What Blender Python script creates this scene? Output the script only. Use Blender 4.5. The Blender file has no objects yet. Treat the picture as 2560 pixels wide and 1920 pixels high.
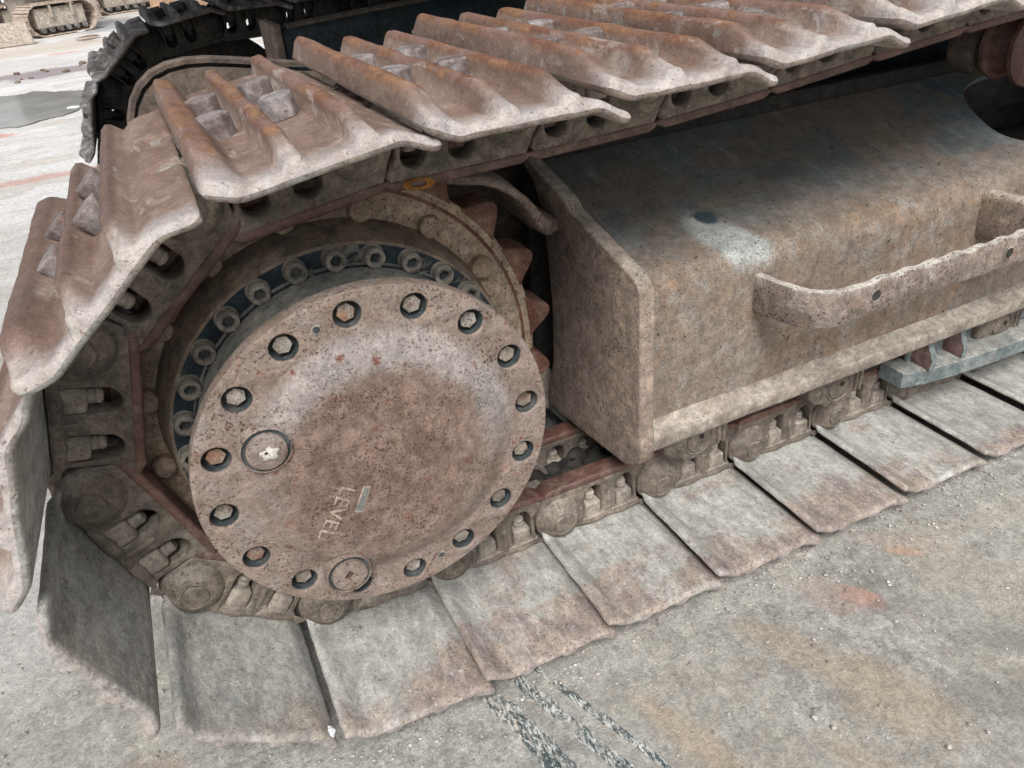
import bpy, bmesh, math, random
import numpy as np
from mathutils import Vector, Matrix, noise
R = math.radians
PI = math.pi
random.seed(7)
S = bpy.context.scene
COL = S.collection

# ------------------------------------------------------------------ camera
cam_d = bpy.data.cameras.new("camera"); cam = bpy.data.objects.new("camera", cam_d); COL.objects.link(cam)
yaw, pit, rol = 0.3999, -0.5482, -0.0901
F_ = Vector((math.sin(yaw)*math.cos(pit), math.cos(yaw)*math.cos(pit), math.sin(pit)))
r0 = F_.cross(Vector((0, 0, 1))).normalized(); u0 = r0.cross(F_)
R_ = math.cos(rol)*r0+math.sin(rol)*u0; U_ = -math.sin(rol)*r0+math.cos(rol)*u0
CAM = Vector((-0.1138, -0.6559, 0.8830))
mw = Matrix((R_, U_, -F_)).transposed().to_4x4(); mw.translation = CAM
cam.matrix_world = mw
cam_d.sensor_width = 36; cam_d.lens = 1956.68/2560*36
cam_d.clip_start = .02; cam_d.clip_end = 500
S.camera = cam
S.render.resolution_x = 1024; S.render.resolution_y = 768

# ------------------------------------------------------------------ sky and sun
SUN_EL, SUN_AZ = R(52), R(200)      # azimuth clockwise from +Y: light comes from behind the camera
W = bpy.data.worlds.new("World"); S.world = W; W.use_nodes = True
wt = W.node_tree; bg = wt.nodes["Background"]
sky = wt.nodes.new("ShaderNodeTexSky"); sky.sky_type = 'NISHITA'; sky.sun_disc = False
sky.sun_elevation = SUN_EL; sky.sun_rotation = SUN_AZ; sky.dust_density = 3.0; sky.air_density = 1.0; sky.ozone_density = 1.0
hs = wt.nodes.new("ShaderNodeHueSaturation"); hs.inputs['Saturation'].default_value = .34
wt.links.new(sky.outputs[0], hs.inputs['Color']); wt.links.new(hs.outputs[0], bg.inputs[0])
bg.inputs[1].default_value = .09
sd = bpy.data.lights.new("sun", 'SUN'); sd.energy = 2.6; sd.angle = R(28); sd.color = (1, .985, .965)
so = bpy.data.objects.new("sun", sd); COL.objects.link(so)
sv = Vector((math.sin(SUN_AZ)*math.cos(SUN_EL), math.cos(SUN_AZ)*math.cos(SUN_EL), math.sin(SUN_EL)))
so.rotation_euler = sv.to_track_quat('Z', 'Y').to_euler(); so.location = (0, 0, 8)
S.view_settings.view_transform = 'Standard'; S.view_settings.look = 'None'
S.view_settings.exposure = 0.64; S.view_settings.gamma = 1

# ------------------------------------------------------------------ materials
class NT:
    def __init__(s, name):
        s.m = bpy.data.materials.new(name); s.m.use_nodes = True
        s.t = s.m.node_tree; s.b = s.t.nodes["Principled BSDF"]
        s.pos = s.t.nodes.new("ShaderNodeNewGeometry").outputs['Position']
    def n(s, ty): return s.t.nodes.new(ty)
    def l(s, a, b):
        if isinstance(a, (int, float)): b.default_value = a
        elif isinstance(a, tuple): b.default_value = (*a, 1) if len(a) == 3 and b.type == 'RGBA' else a
        else: s.t.links.new(a, b)
    def tex(s, sc, det=4, ro=.55, dist=0, vec=None, off=0):
        n = s.n("ShaderNodeTexNoise"); n.inputs['Scale'].default_value = sc; n.inputs['Detail'].default_value = det
        n.inputs['Roughness'].default_value = ro; n.inputs['Distortion'].default_value = dist
        v = vec or s.pos
        if off:
            a = s.n("ShaderNodeVectorMath"); a.operation = 'ADD'; s.l(v, a.inputs[0]); a.inputs[1].default_value = (off, off*.7, -off); v = a.outputs[0]
        s.l(v, n.inputs['Vector']); return n.outputs['Fac']
    def sm(s, x, a, b, lo=0, hi=1):
        n = s.n("ShaderNodeMapRange"); n.interpolation_type = 'SMOOTHSTEP'
        s.l(x, n.inputs[0]); n.inputs[1].default_value = a; n.inputs[2].default_value = b
        n.inputs[3].default_value = lo; n.inputs[4].default_value = hi; return n.outputs[0]
    def m_(s, op, a, b=0, c=0):
        n = s.n("ShaderNodeMath"); n.operation = op; s.l(a, n.inputs[0]); s.l(b, n.inputs[1]); s.l(c, n.inputs[2]); return n.outputs[0]
    def mix(s, f, a, b, bl='MIX'):
        n = s.n("ShaderNodeMix"); n.data_type = 'RGBA'; n.blend_type = bl
        s.l(f, n.inputs[0]); s.l(a, n.inputs[6]); s.l(b, n.inputs[7]); return n.outputs[2]
    def scale_vec(s, v3, rot=(0, 0, 0), vec=None, loc=(0, 0, 0)):
        n = s.n("ShaderNodeMapping"); n.inputs['Scale'].default_value = v3; n.inputs['Rotation'].default_value = rot
        n.inputs['Location'].default_value = loc
        s.l(vec or s.pos, n.inputs['Vector']); return n.outputs[0]
    def ell(s, c, hl, hw, ang, z=None, soft=.35, wob=.6, wsc=14):
        """ellipse mask on the XY plane, edge broken by noise"""
        n = s.n("ShaderNodeVectorMath"); n.operation = 'SUBTRACT'; s.l(s.pos, n.inputs[0]); n.inputs[1].default_value = (c[0], c[1], 0)
        r = s.n("ShaderNodeVectorRotate"); r.rotation_type = 'Z_AXIS'; s.l(n.outputs[0], r.inputs[0]); r.inputs['Angle'].default_value = -ang
        q = s.n("ShaderNodeVectorMath"); q.operation = 'MULTIPLY'; s.l(r.outputs[0], q.inputs[0]); q.inputs[1].default_value = (1/hl, 1/hw, 0)
        d = s.n("ShaderNodeVectorMath"); d.operation = 'LENGTH'; s.l(q.outputs[0], d.inputs[0])
        x = s.m_('ADD', d.outputs['Value'], s.m_('MULTIPLY', s.m_('SUBTRACT', s.tex(wsc, 6, .7), .5), wob*2))
        return s.sm(x, 1-soft, 1+soft, 1, 0)
    def attr(s, name):
        n = s.n("ShaderNodeAttribute"); n.attribute_name = name
        q = s.n("ShaderNodeSeparateColor"); s.l(n.outputs['Color'], q.inputs[0]); return q.outputs
    def fin(s, col, rough=.8, height=None, bs=.6, bd=.002, metal=0, spec=.35):
        s.l(col, s.b.inputs['Base Color']); s.l(rough, s.b.inputs['Roughness']); s.b.inputs['Metallic'].default_value = metal
        s.b.inputs['Specular IOR Level'].default_value = spec
        if height is not None:
            b = s.n("ShaderNodeBump"); b.inputs['Strength'].default_value = bs; b.inputs['Distance'].default_value = bd
            s.l(height, b.inputs['Height']); s.l(b.outputs[0], s.b.inputs['Normal'])
        return s.m

def grime(name, a, b, c, speck=(.07, .035, .02), ss=190, st=.60, sa=.9, rust=(.22, .08, .03), rt=.62, ra=.6, fine=.28, rough=.8,
          bs=.85, streak=None, extra=None, pale=None, pt=.6, pa=.6, off=0, spec=.3, dust=0, dcol=(.42, .375, .32), mott=.26):
    t = NT(name)
    f1 = t.tex(6, 8, .62, .4, off=off+.01)
    f2 = t.tex(34, 7, .68, .5)
    f3 = t.tex(ss*1.5, 2.5, .62)
    f5 = t.tex(430, 4, .85)
    f6 = t.tex(95, 5, .8)
    col = t.mix(t.sm(f1, .38, .62), a, b)
    col = t.mix(t.sm(f2, .42, .68), col, c)
    if pale: col = t.mix(t.m_('MULTIPLY', t.sm(t.tex(17, 6, .7, .3, off=3), pt, pt+.1), pa), col, pale)
    if rust: col = t.mix(t.m_('MULTIPLY', t.sm(t.tex(20, 7, .7, off=5), rt, rt+.12), ra), col, rust)
    if dust:
        g = t.n("ShaderNodeNewGeometry"); q = t.n("ShaderNodeSeparateXYZ"); t.l(g.outputs['Normal'], q.inputs[0])
        dm = t.sm(t.m_('ADD', q.outputs[2], t.m_('MULTIPLY', t.m_('SUBTRACT', f2, .5), 1.6)), .35, .95, 0, dust)
        col = t.mix(dm, col, dcol)
    if extra: col = extra(t, col)
    sp = t.m_('MULTIPLY', t.sm(f3, st+.025, st+.065), t.sm(t.tex(13, 4, .7), .35, .62, .2, sa))
    col = t.mix(sp, col, speck)
    f7 = t.tex(230, 3, .75, off=21)
    col = t.mix(t.m_('MULTIPLY', t.sm(f7, .655, .69), .6), col, tuple(min(.6, x*1.55+.04) for x in c))
    col = t.mix(1, col, t.sm(f5, .36, .64, 1-.5*fine, 1+.5*fine), 'MULTIPLY')
    col = t.mix(1, col, t.sm(f6, .36, .64, .88, 1.12), 'MULTIPLY')
    f8 = t.tex(52, 8, .8, .25, off=41); f9 = t.tex(14, 7, .75, .3, off=43)
    col = t.mix(1, col, t.sm(f8, .38, .62, 1-mott, 1+mott), 'MULTIPLY')
    col = t.mix(1, col, t.sm(f9, .38, .62, 1-.6*mott, 1+.6*mott), 'MULTIPLY')
    h = t.m_('ADD', t.m_('MULTIPLY', f2, .4), t.m_('MULTIPLY', f6, .55)); h = t.m_('ADD', h, t.m_('MULTIPLY', f8, .7))
    h = t.m_('ADD', h, t.m_('MULTIPLY', f5, .35)); h = t.m_('SUBTRACT', h, t.m_('MULTIPLY', sp, .35))
    if streak:
        h = t.m_('ADD', h, t.m_('MULTIPLY', t.tex(1, 4, .6, vec=t.scale_vec(streak)), .5))
    return t.fin(col, t.sm(f2, .3, .7, rough-.1, min(1, rough+.12)), h, bs, .0028, spec=spec)

M = {}
def cover_extra(t, col):
    n = t.n("ShaderNodeVectorMath"); n.operation = 'SUBTRACT'; t.l(t.pos, n.inputs[0]); n.inputs[1].default_value = (.0319, 0, .3504)
    q = t.n("ShaderNodeVectorMath"); q.operation = 'MULTIPLY'; t.l(n.outputs[0], q.inputs[0]); q.inputs[1].default_value = (1, 0, 1)
    d = t.n("ShaderNodeVectorMath"); d.operation = 'LENGTH'; t.l(q.outputs[0], d.inputs[0]); r_ = t.m_('ADD', d.outputs['Value'], t.m_('MULTIPLY', t.m_('SUBTRACT', t.tex(18, 6, .7), .5), .05))
    sx = t.n("ShaderNodeSeparateXYZ"); t.l(n.outputs[0], sx.inputs[0])
    f = t.tex(48, 6, .7)
    # bare brown casting in the middle, pale upper shoulder: painted slope highlight plus dust
    col = t.mix(t.sm(r_, .085, .165, .8, .12), col, t.mix(t.sm(f, .40, .60), (.14, .085, .064), (.215, .145, .115)))
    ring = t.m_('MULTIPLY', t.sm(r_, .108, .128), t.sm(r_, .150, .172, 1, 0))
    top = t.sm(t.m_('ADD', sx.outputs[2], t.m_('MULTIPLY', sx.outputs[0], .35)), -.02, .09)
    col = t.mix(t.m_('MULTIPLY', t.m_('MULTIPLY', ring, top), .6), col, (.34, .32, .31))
    e = t.tex(60, 5, .75, off=6)
    col = t.mix(t.m_('MULTIPLY', t.sm(e, .58, .66), t.sm(t.tex(9, 4, .6, off=12), .42, .56, 0, .9)), col, (.15, .045, .028))
    return t.mix(t.m_('MULTIPLY', t.sm(t.tex(150, 5, .8, off=4), .64, .70), .6), col, (.46, .38, .31))
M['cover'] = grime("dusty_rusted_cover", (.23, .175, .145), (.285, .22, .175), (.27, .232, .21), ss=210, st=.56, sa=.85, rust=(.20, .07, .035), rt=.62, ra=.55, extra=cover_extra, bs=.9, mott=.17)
M['drum'] = grime("blue_grey_dusty_drum", (.19, .195, .18), (.26, .25, .215), (.13, .145, .14), ss=150, st=.63, sa=.5, rust=None, streak=(30, 30, 400))
M['flange'] = grime("dark_blue_paint_with_dust", (.013, .024, .034), (.02, .033, .043), (.035, .045, .05), ss=240, st=.7, rust=None, pale=(.24, .22, .175), pt=.54, pa=.85, fine=.2)
M['housing'] = grime("brown_grease_housing", (.19, .14, .10), (.25, .19, .14), (.13, .115, .095), ss=170, st=.61, rust=(.11, .05, .03), streak=(60, 60, 60))
M['sprocket'] = grime("tan_crusted_sprocket", (.30, .225, .155), (.22, .165, .125), (.35, .285, .22), ss=150, st=.57, sa=.9, rust=(.20, .09, .035), rt=.58, ra=.6)
M['tooth'] = grime("rust_red_tooth", (.10, .043, .030), (.14, .07, .048), (.18, .11, .08), ss=160, st=.6, rust=(.24, .10, .04))
M['bolt'] = grime("dusty_grey_bolt", (.25, .215, .18), (.33, .305, .27), (.18, .14, .115), ss=300, st=.58, rust=(.24, .11, .05), rt=.52, ra=.7)
M['socket_bolt'] = grime("dusty_socket_bolt", (.20, .18, .15), (.30, .275, .23), (.13, .115, .10), ss=300, st=.6, rust=(.16, .07, .03), rt=.6, ra=.6, dust=0.3)
M['recess'] = grime("dark_blue_recess", (.03, .042, .048), (.05, .06, .062), (.10, .10, .095), ss=300, st=.66, rust=None, fine=.2)
M['dark'] = grime("oily_black_steel_and_shade", (.022, .021, .02), (.035, .032, .029), (.05, .045, .04), ss=150, st=.7, rust=None)
M['link'] = grime("muddy_track_link", (.165, .135, .108), (.235, .198, .16), (.12, .105, .09), ss=200, st=.59, sa=.75, rust=(.19, .09, .045), rt=.6, ra=.4, pale=(.42, .37, .31), pt=.6, pa=.5, dust=0.45)
M['rail'] = grime("polished_red_brown_rail", (.115, .052, .040), (.088, .05, .042), (.16, .10, .078), ss=160, st=.66, sa=.6, rust=None, rough=.55, fine=.12, bs=.3, spec=.5)
M['nut'] = grime("dusty_nut", (.27, .235, .195), (.36, .31, .26), (.22, .19, .165), ss=260, st=.62, rust=(.2, .09, .04), ra=.4, dust=0.7)
M['shoe_bolt'] = grime("worn_purple_brown_bolt", (.175, .145, .138), (.27, .245, .238), (.13, .095, .085), ss=240, st=.62, rust=(.20, .085, .045), rt=.58, ra=.6, pale=(.50, .51, .51), pt=.60, pa=.35)

def shoe_mat():
    t = NT("worn_rusty_track_shoe")
    R_o, G_o, B_o = t.attr("wear")[:3]
    sx = t.n('ShaderNodeSeparateXYZ'); t.l(t.pos, sx.inputs[0]); xo = sx.outputs[0]
    ly = t.scale_vec((1, .42, 1))
    f1 = t.tex(9, 7, .65, .4, vec=ly); f2 = t.tex(42, 7, .68, .2, vec=ly); f5 = t.tex(400, 4, .85); f6 = t.tex(110, 5, .8); f3 = t.tex(250, 3, .65)
    out = t.mix(t.sm(f1, .4, .62), (.165, .105, .08), (.25, .185, .15))
    out = t.mix(t.sm(f2, .42, .68), out, (.215, .15, .125))
    # blue-grey old paint left in the troughs further along the track
    out = t.mix(t.m_('MULTIPLY', t.sm(t.tex(26, 7, .75, .8, off=2), .53, .60), t.m_('MULTIPLY', t.sm(G_o, .2, .75, .75, 0), t.sm(xo, .22, .6))), out, (.36, .38, .36))
    # dried mud
    out = t.mix(t.m_('MULTIPLY', t.sm(t.tex(15, 6, .7, off=9), .55, .68), .65), out, (.37, .305, .26))
    crest = t.mix(t.sm(f2, .4, .62), (.155, .072, .045), (.25, .135, .075))
    crest = t.mix(t.sm(t.tex(11, 6, .7, off=4), .46, .6), crest, (.20, .125, .105))
    crest = t.mix(t.sm(xo, -.16, -.06, .8, 0), crest, (.12, .08, .068))
    cm = t.m_('MULTIPLY', R_o, t.sm(G_o, .2, .8, 1, .25))
    cm = t.sm(t.m_('ADD', cm, t.m_('MULTIPLY', t.m_('SUBTRACT', f2, .5), .6)), .3, .75)
    out = t.mix(cm, out, crest)
    gm = t.sm(t.m_('ADD', G_o, t.m_('MULTIPLY', t.m_('SUBTRACT', f1, .5), .7)), .55, 1.15)
    out = t.mix(gm, out, t.mix(t.sm(f2, .4, .65), (.44, .395, .36), (.38, .36, .355)))
    # inner face: khaki-grey dust, brown speckled patches towards the outer edge
    inn = t.mix(t.sm(f1, .38, .62), (.31, .31, .285), (.40, .395, .365))
    inn = t.mix(t.sm(f2, .45, .7), inn, (.335, .325, .295))
    pm = t.m_('MULTIPLY', t.sm(t.m_('ADD', t.tex(9, 7, .72, off=6), t.m_('ADD', t.m_('MULTIPLY', G_o, .16), t.m_('MULTIPLY', t.m_('SUBTRACT', t.tex(3.5, 3, .5, off=31), .5), .6))), .52, .68), t.sm(xo, -.25, .0, .35, .85))
    inn = t.mix(pm, inn, t.mix(t.sm(f2, .4, .6), (.235, .185, .17), (.33, .265, .215)))
    inn = t.mix(t.m_('MULTIPLY', pm, t.sm(f3, .55, .64, 0, .75)), inn, (.13, .08, .065))
    inn = t.mix(t.m_('MULTIPLY', t.sm(f3, .64, .67), .6), inn, (.12, .10, .085))
    inn = t.mix(t.m_('MULTIPLY', t.sm(t.tex(24, 7, .75, off=8), .62, .7), .7), inn, (.52, .51, .47))
    col = t.mix(B_o, out, inn)
    col = t.mix(t.m_('MULTIPLY', t.sm(t.tex(190, 3, .7, off=19), .63, .67), t.m_('MULTIPLY_ADD', B_o, .45, .15)), col, (.60, .56, .51))
    col = t.mix(t.m_('MULTIPLY', t.sm(t.tex(160, 3, .7, off=29), .62, .66), .7), col, (.13, .085, .07))
    sv2 = t.tex(1, 5, .7, .3, vec=t.scale_vec((30, 9, 30), rot=(0, 0, .3)), off=4)
    col = t.mix(t.m_('MULTIPLY', t.sm(sv2, .58, .66), .35), col, (.50, .475, .44))
    col = t.mix(1, col, t.sm(f5, .36, .64, .86, 1.14), 'MULTIPLY')
    col = t.mix(.9, col, t.sm(f6, .36, .64, .86, 1.14), 'MULTIPLY')
    f8 = t.tex(48, 8, .8, .1, vec=t.scale_vec((1, .45, 1)), off=41)
    col = t.mix(1, col, t.mix(B_o, t.sm(f8, .38, .62, .86, 1.12), t.sm(f8, .38, .62, .76, 1.22)), 'MULTIPLY')
    scr = t.tex(1, 3, .6, vec=t.scale_vec((22, 170, 22)))
    h = t.m_('ADD', t.m_('MULTIPLY', f8, .22), t.m_('MULTIPLY', f6, .5)); h = t.m_('ADD', h, t.m_('MULTIPLY', f5, .3))
    h = t.m_('ADD', h, t.m_('MULTIPLY', scr, .04))
    return t.fin(col, t.sm(f1, .3, .7, .62, .85), h, .9, .0032, spec=.35)
M['shoe'] = shoe_mat()

def frame_mat():
    t = NT("dusty_painted_track_frame")
    f1 = t.tex(5, 8, .62, .5); f2 = t.tex(30, 7, .68, .5); f3 = t.tex(330, 3, .62); f5 = t.tex(430, 4, .85); f6 = t.tex(95, 5, .8)
    sx = t.n("ShaderNodeSeparateXYZ"); t.l(t.pos, sx.inputs[0])
    up = t.sm(sx.outputs[2], .42, .50)
    low = t.mix(t.sm(f1, .38, .6), (.215, .178, .148), (.215, .16, .12))
    low = t.mix(t.sm(f2, .45, .7), low, (.255, .235, .21))
    low = t.mix(t.m_('MULTIPLY', t.sm(t.tex(7, 6, .7, off=2), .54, .66), .6), low, (.27, .175, .105))
    hi = t.mix(t.sm(f1, .4, .6), (.125, .125, .115), (.145, .165, .165))
    far = t.sm(sx.outputs[0], .55, 1.15)
    hi = t.mix(t.m_('MULTIPLY', far, t.sm(t.tex(6, 6, .7, off=7), .42, .62)), hi, (.085, .125, .15))
    hi = t.mix(t.m_('MULTIPLY', t.sm(t.tex(5, 6, .7, .6, off=11), .5, .62), .7), hi, (.19, .145, .105))
    sc = t.tex(1, 5, .65, .3, vec=t.scale_vec((30, 6, 6), rot=(0, 0, .25)))
    hi = t.mix(t.m_('MULTIPLY', t.sm(sc, .55, .68), .5), hi, (.28, .29, .28))
    col = t.mix(t.sm(t.m_('ADD', up, t.m_('MULTIPLY', t.m_('SUBTRACT', f1, .5), .8)), .2, .8), low, hi)
    # pale worn patch with a dark paint tip beside the step's root
    p1 = t.ell((.602, .180), .080, .036, R(-62), wob=.35, wsc=22, soft=.25)
    col = t.mix(t.m_('MULTIPLY', p1, t.sm(sx.outputs[2], .40, .44)), col, t.mix(t.sm(f6, .42, .6), (.43, .45, .42), (.30, .32, .31)))
    p2 = t.ell((.597, .238), .020, .014, R(-40), wob=.5, wsc=40, soft=.3)
    col = t.mix(t.m_('MULTIPLY', p2, t.sm(sx.outputs[2], .40, .44)), col, (.045, .075, .09))
    spm = t.m_('MULTIPLY', t.sm(f3, .565, .615), t.sm(up, 0, 1, .6, .3))
    col = t.mix(spm, col, (.12, .07, .045))
    col = t.mix(t.m_('MULTIPLY', t.sm(t.tex(120, 3, .6, off=3), .665, .69), .9), col, (.03, .028, .025))
    col = t.mix(1, col, t.sm(f5, .36, .64, .86, 1.14), 'MULTIPLY')
    col = t.mix(.8, col, t.sm(f6, .36, .64, .88, 1.12), 'MULTIPLY')
    f8 = t.tex(46, 8, .8, .25, off=41)
    col = t.mix(1, col, t.mix(up, t.sm(f8, .38, .62, .76, 1.2), t.sm(f8, .38, .62, .88, 1.1)), 'MULTIPLY')
    runs = t.tex(1, 6, .7, .2, vec=t.scale_vec((26, 26, 3)), off=5)
    col = t.mix(1, col, t.sm(runs, .4, .62, .92, 1.07), 'MULTIPLY')
    h = t.m_('ADD', t.m_('MULTIPLY', f8, .6), t.m_('MULTIPLY', f6, .45)); h = t.m_('ADD', h, t.m_('MULTIPLY', f5, .35))
    h = t.m_('SUBTRACT', h, t.m_('MULTIPLY', spm, .4))
    return t.fin(col, t.sm(f2, .3, .7, .7, .95), h, .7, .0025, spec=.3)
M['frame'] = frame_mat()
M['plate'] = grime("speckled_brown_end_plate", (.25, .195, .155), (.31, .245, .19), (.22, .17, .155), ss=190, st=.57, sa=.95, rust=(.24, .14, .07), rt=.6, ra=.6, dust=0.6)
M['lip'] = grime("pale_dusty_bar", (.26, .22, .18), (.23, .19, .155), (.31, .28, .24), ss=230, st=.60, sa=.7, rust=(.3, .19, .11), rt=.62, ra=.3, dust=0.35)
M['step'] = grime("mud_pitted_step", (.235, .185, .155), (.20, .155, .135), (.29, .25, .22), ss=150, st=.56, sa=.95, rust=(.26, .13, .06), rt=.6, ra=.5, bs=1, dust=1, dcol=(.52, .48, .43))  # dust mask doubles as painted brightness on the bar's top edge
M['bluegrey'] = grime("blue_grey_paint", (.11, .14, .148), (.14, .17, .172), (.20, .21, .20), ss=230, st=.66, sa=.4, rust=None, fine=.12, bs=.25, pale=(.38, .37, .33), pt=.58, pa=.7, dust=0.35)
M['gusset'] = grime("red_brown_primer", (.16, .085, .07), (.13, .075, .07), (.20, .15, .135), ss=230, st=.66, sa=.4, rust=None, fine=.12, bs=.25)
M['navy'] = grime("dark_navy_chassis_paint", (.02, .032, .042), (.035, .048, .056), (.03, .035, .036), ss=150, st=.66, sa=.4, rust=(.08, .06, .04), rt=.6, ra=.6)
M['arch'] = grime("brown_guard_plate", (.12, .092, .073), (.16, .125, .10), (.10, .082, .07), ss=170, st=.62, rust=(.16, .08, .04), ra=.4)
M['far_shoe'] = grime("painted_shade_far_shoe", (.11, .095, .09), (.17, .16, .155), (.08, .07, .065), ss=170, st=.62, rust=(.13, .06, .04), ra=.5, pale=(.36, .37, .37), pt=.52, pa=.8)  # darker copy of the shoe steel: shade under the chassis painted in
M['far_link'] = grime("painted_shade_far_link", (.028, .026, .024), (.04, .036, .032), (.055, .048, .042), ss=170, st=.66, rust=None, rough=.6)  # near-black copy of the link: shade on the far track painted in
M['pale_machine'] = grime("pale_dusty_machine_steel", (.42, .37, .31), (.36, .30, .245), (.48, .44, .38), ss=30, st=.62, sa=.4, rust=(.28, .20, .13), rt=.6, ra=.5)
M['pale_grouser'] = grime("pale_brown_shoe", (.40, .31, .25), (.33, .25, .20), (.45, .38, .32), ss=30, st=.64, sa=.4, rust=None)
M['concrete_block'] = grime("weathered_concrete_block", (.44, .38, .32), (.36, .30, .25), (.50, .45, .40), ss=26, st=.62, sa=.4, rust=(.34, .27, .19), rt=.55, ra=.6)
M['board'] = grime("brown_board", (.33, .22, .14), (.38, .26, .17), (.30, .20, .13), ss=26, st=.64, sa=.4, rust=None)
M['rope'] = grime("brown_rope", (.22, .13, .09), (.28, .18, .13), (.18, .11, .08), rust=None)
M['stone'] = grime("pale_stone_chip", (.52, .49, .44), (.62, .60, .55), (.44, .41, .36), rust=None, sa=.2)
M['paper'] = grime("white_scrap", (.72, .73, .74), (.78, .78, .78), (.6, .61, .62), rust=None, sa=.1)
M['crumb'] = grime('grit', (.36, .33, .29), (.50, .48, .44), (.22, .19, .16), rust=(.3, .17, .1), st=.6)
M['bluestone'] = grime("blue_grey_scale_flake", (.33, .35, .38), (.38, .40, .42), (.28, .30, .32), rust=None, st=.6)
M['mark_orange'] = grime("orange_crayon_ring", (.30, .125, .025), (.34, .15, .03), (.16, .07, .03), rust=None, st=.62)
M['emboss'] = grime("cast_letters", (.36, .29, .24), (.42, .36, .31), (.30, .23, .19), rust=(.2, .08, .04), st=.6)
M['seam'] = grime("rusty_seam", (.10, .045, .02), (.14, .065, .025), (.08, .05, .03), rust=None)

def ground_mat():
    t = NT("rough_dusty_concrete")
    sx = t.n("ShaderNodeSeparateXYZ"); t.l(t.pos, sx.inputs[0])
    f1 = t.tex(3.2, 8, .65, .5); f2 = t.tex(22, 8, .72, .4); f3 = t.tex(120, 6, .85); f5 = t.tex(380, 4, .9)
    sv = t.scale_vec((10, 3, 10), rot=(0, 0, R(-30))); fs = t.tex(1, 7, .75, .4, vec=sv)
    col = t.mix(t.sm(f1, .36, .64), (.335, .325, .295), (.43, .42, .385))
    col = t.mix(t.sm(f2, .44, .66), col, (.46, .445, .41))
    col = t.mix(t.m_('MULTIPLY', t.sm(t.tex(7, 7, .7, off=3), .54, .68), .55), col, (.26, .25, .23))
    col = t.mix(t.m_('MULTIPLY', t.sm(fs, .54, .66), .5), col, (.53, .515, .48))
    col = t.mix(t.m_('MULTIPLY', t.sm(t.tex(4.5, 6, .7, off=13), .54, .66), .5), col, (.41, .36, .29))
    g1 = t.tex(210, 3, .7, off=17); g2 = t.tex(170, 3, .7, off=27); g3 = t.tex(75, 5, .75, off=37)
    col = t.mix(t.m_('MULTIPLY', t.sm(g1, .61, .64), .6), col, (.15, .135, .12))
    col = t.mix(t.m_('MULTIPLY', t.sm(g2, .625, .65), .6), col, (.70, .69, .65))
    col = t.mix(t.m_('MULTIPLY', t.sm(g3, .56, .62), .5), col, (.24, .225, .20))
    g6 = t.tex(13, 8, .78, .5, off=53); col = t.mix(t.m_('MULTIPLY', t.sm(g6, .55, .60), .5), col, (.27, .25, .22)); col = t.mix(t.m_('MULTIPLY', t.sm(g6, .40, .45, 1, 0), .45), col, (.55, .53, .48))
    g4 = t.tex(34, 8, .8, .3, off=47); g5 = t.tex(2.2, 6, .7, .4, off=49)
    col = t.mix(1, col, t.sm(g4, .38, .62, .76, 1.2), 'MULTIPLY')
    col = t.mix(t.sm(g5, .40, .60, 0, .55), col, (.44, .405, .345))
    # scuffed tan / orange brick marks
    for c, hl, hw, an, cc, am in (((.56, -.245), .085, .05, R(-62), (.46, .37, .27), .6), ((.50, -.115), .07, .03, R(-62), (.45, .37, .28), .55),
                                  ((.655, -.10), .035, .017, R(-60), (.50, .29, .22), .8), ((.62, -.075), .05, .03, R(-60), (.42, .32, .28), .6),
                                  ((.782, -.062), .028, .013, R(-35), (.50, .34, .25), .8), ((.80, -.045), .07, .02, R(-35), (.46, .37, .30), .5),
                                  ((.30, -.18), .10, .02, R(-72), (.47, .37, .26), .55), ((.46, -.30), .05, .02, R(-65), (.45, .37, .28), .5),
                                  ((-.35, .10), .05, .04, 0, (.38, .27, .2), .5)):
        col = t.mix(t.m_('MULTIPLY', t.ell(c, hl, hw, an, wob=.75, wsc=24), am), col, cc)
    for c, hl, hw, an in (((.665, -.128), .017, .013, 0), ((.70, -.075), .02, .022, .4), ((.69, -.32), .09, .03, R(-35)), ((.50, -.21), .03, .012, R(-30)),
                          ((.80, -.28), .12, .02, R(-35))):
        col = t.mix(t.m_('MULTIPLY', t.ell(c, hl, hw, an, wob=.7, wsc=24), .45), col, (.21, .205, .195))
    # peeling paint scrapes
    fp = t.tex(1, 6, .8, .5, vec=t.scale_vec((230, 75, 60), rot=(0, 0, R(-17))))
    fw = t.tex(1, 6, .75, .5, vec=t.scale_vec((95, 32, 60), rot=(0, 0, R(-17))), off=2)
    for c, hl, hw, an in (((.114, -.055), .13, .015, R(-73)), ((.168, -.075), .17, .010, R(-72)), ((.203, -.07), .17, .0065, R(-70)),
                          ((.142, -.19), .12, .014, R(-74)), ((.215, -.20), .07, .008, R(-70))):
        e = t.ell(c, hl, hw, an, wob=.55, wsc=26, soft=.15)
        col = t.mix(t.m_('MULTIPLY', e, t.sm(fw, .41, .50, 0, .9)), col, t.mix(t.sm(fp, .50, .535), (.055, .085, .09), (.68, .69, .66)))
    e = t.ell((.09, .0), .07, .012, R(-74), wob=.6, wsc=26, soft=.2)
    col = t.mix(t.m_('MULTIPLY', e, t.sm(fp, .52, .55)), col, (.62, .57, .50))
    col = t.mix(t.m_('MULTIPLY', t.sm(t.tex(55, 5, .75, .5, vec=t.scale_vec((1, .35, 1), rot=(0, 0, R(-28)))), .64, .70), .7), col, (.58, .57, .53))
    col = t.mix(t.m_('MULTIPLY', t.ell((-.62, .55), .42, .22, R(20), wob=.7, wsc=7), .8), col, (.55, .54, .51))
    # open yard behind the machine: its stronger daylight painted as paler ground
    far = t.sm(sx.outputs[1], .7, 2.8)
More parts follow.
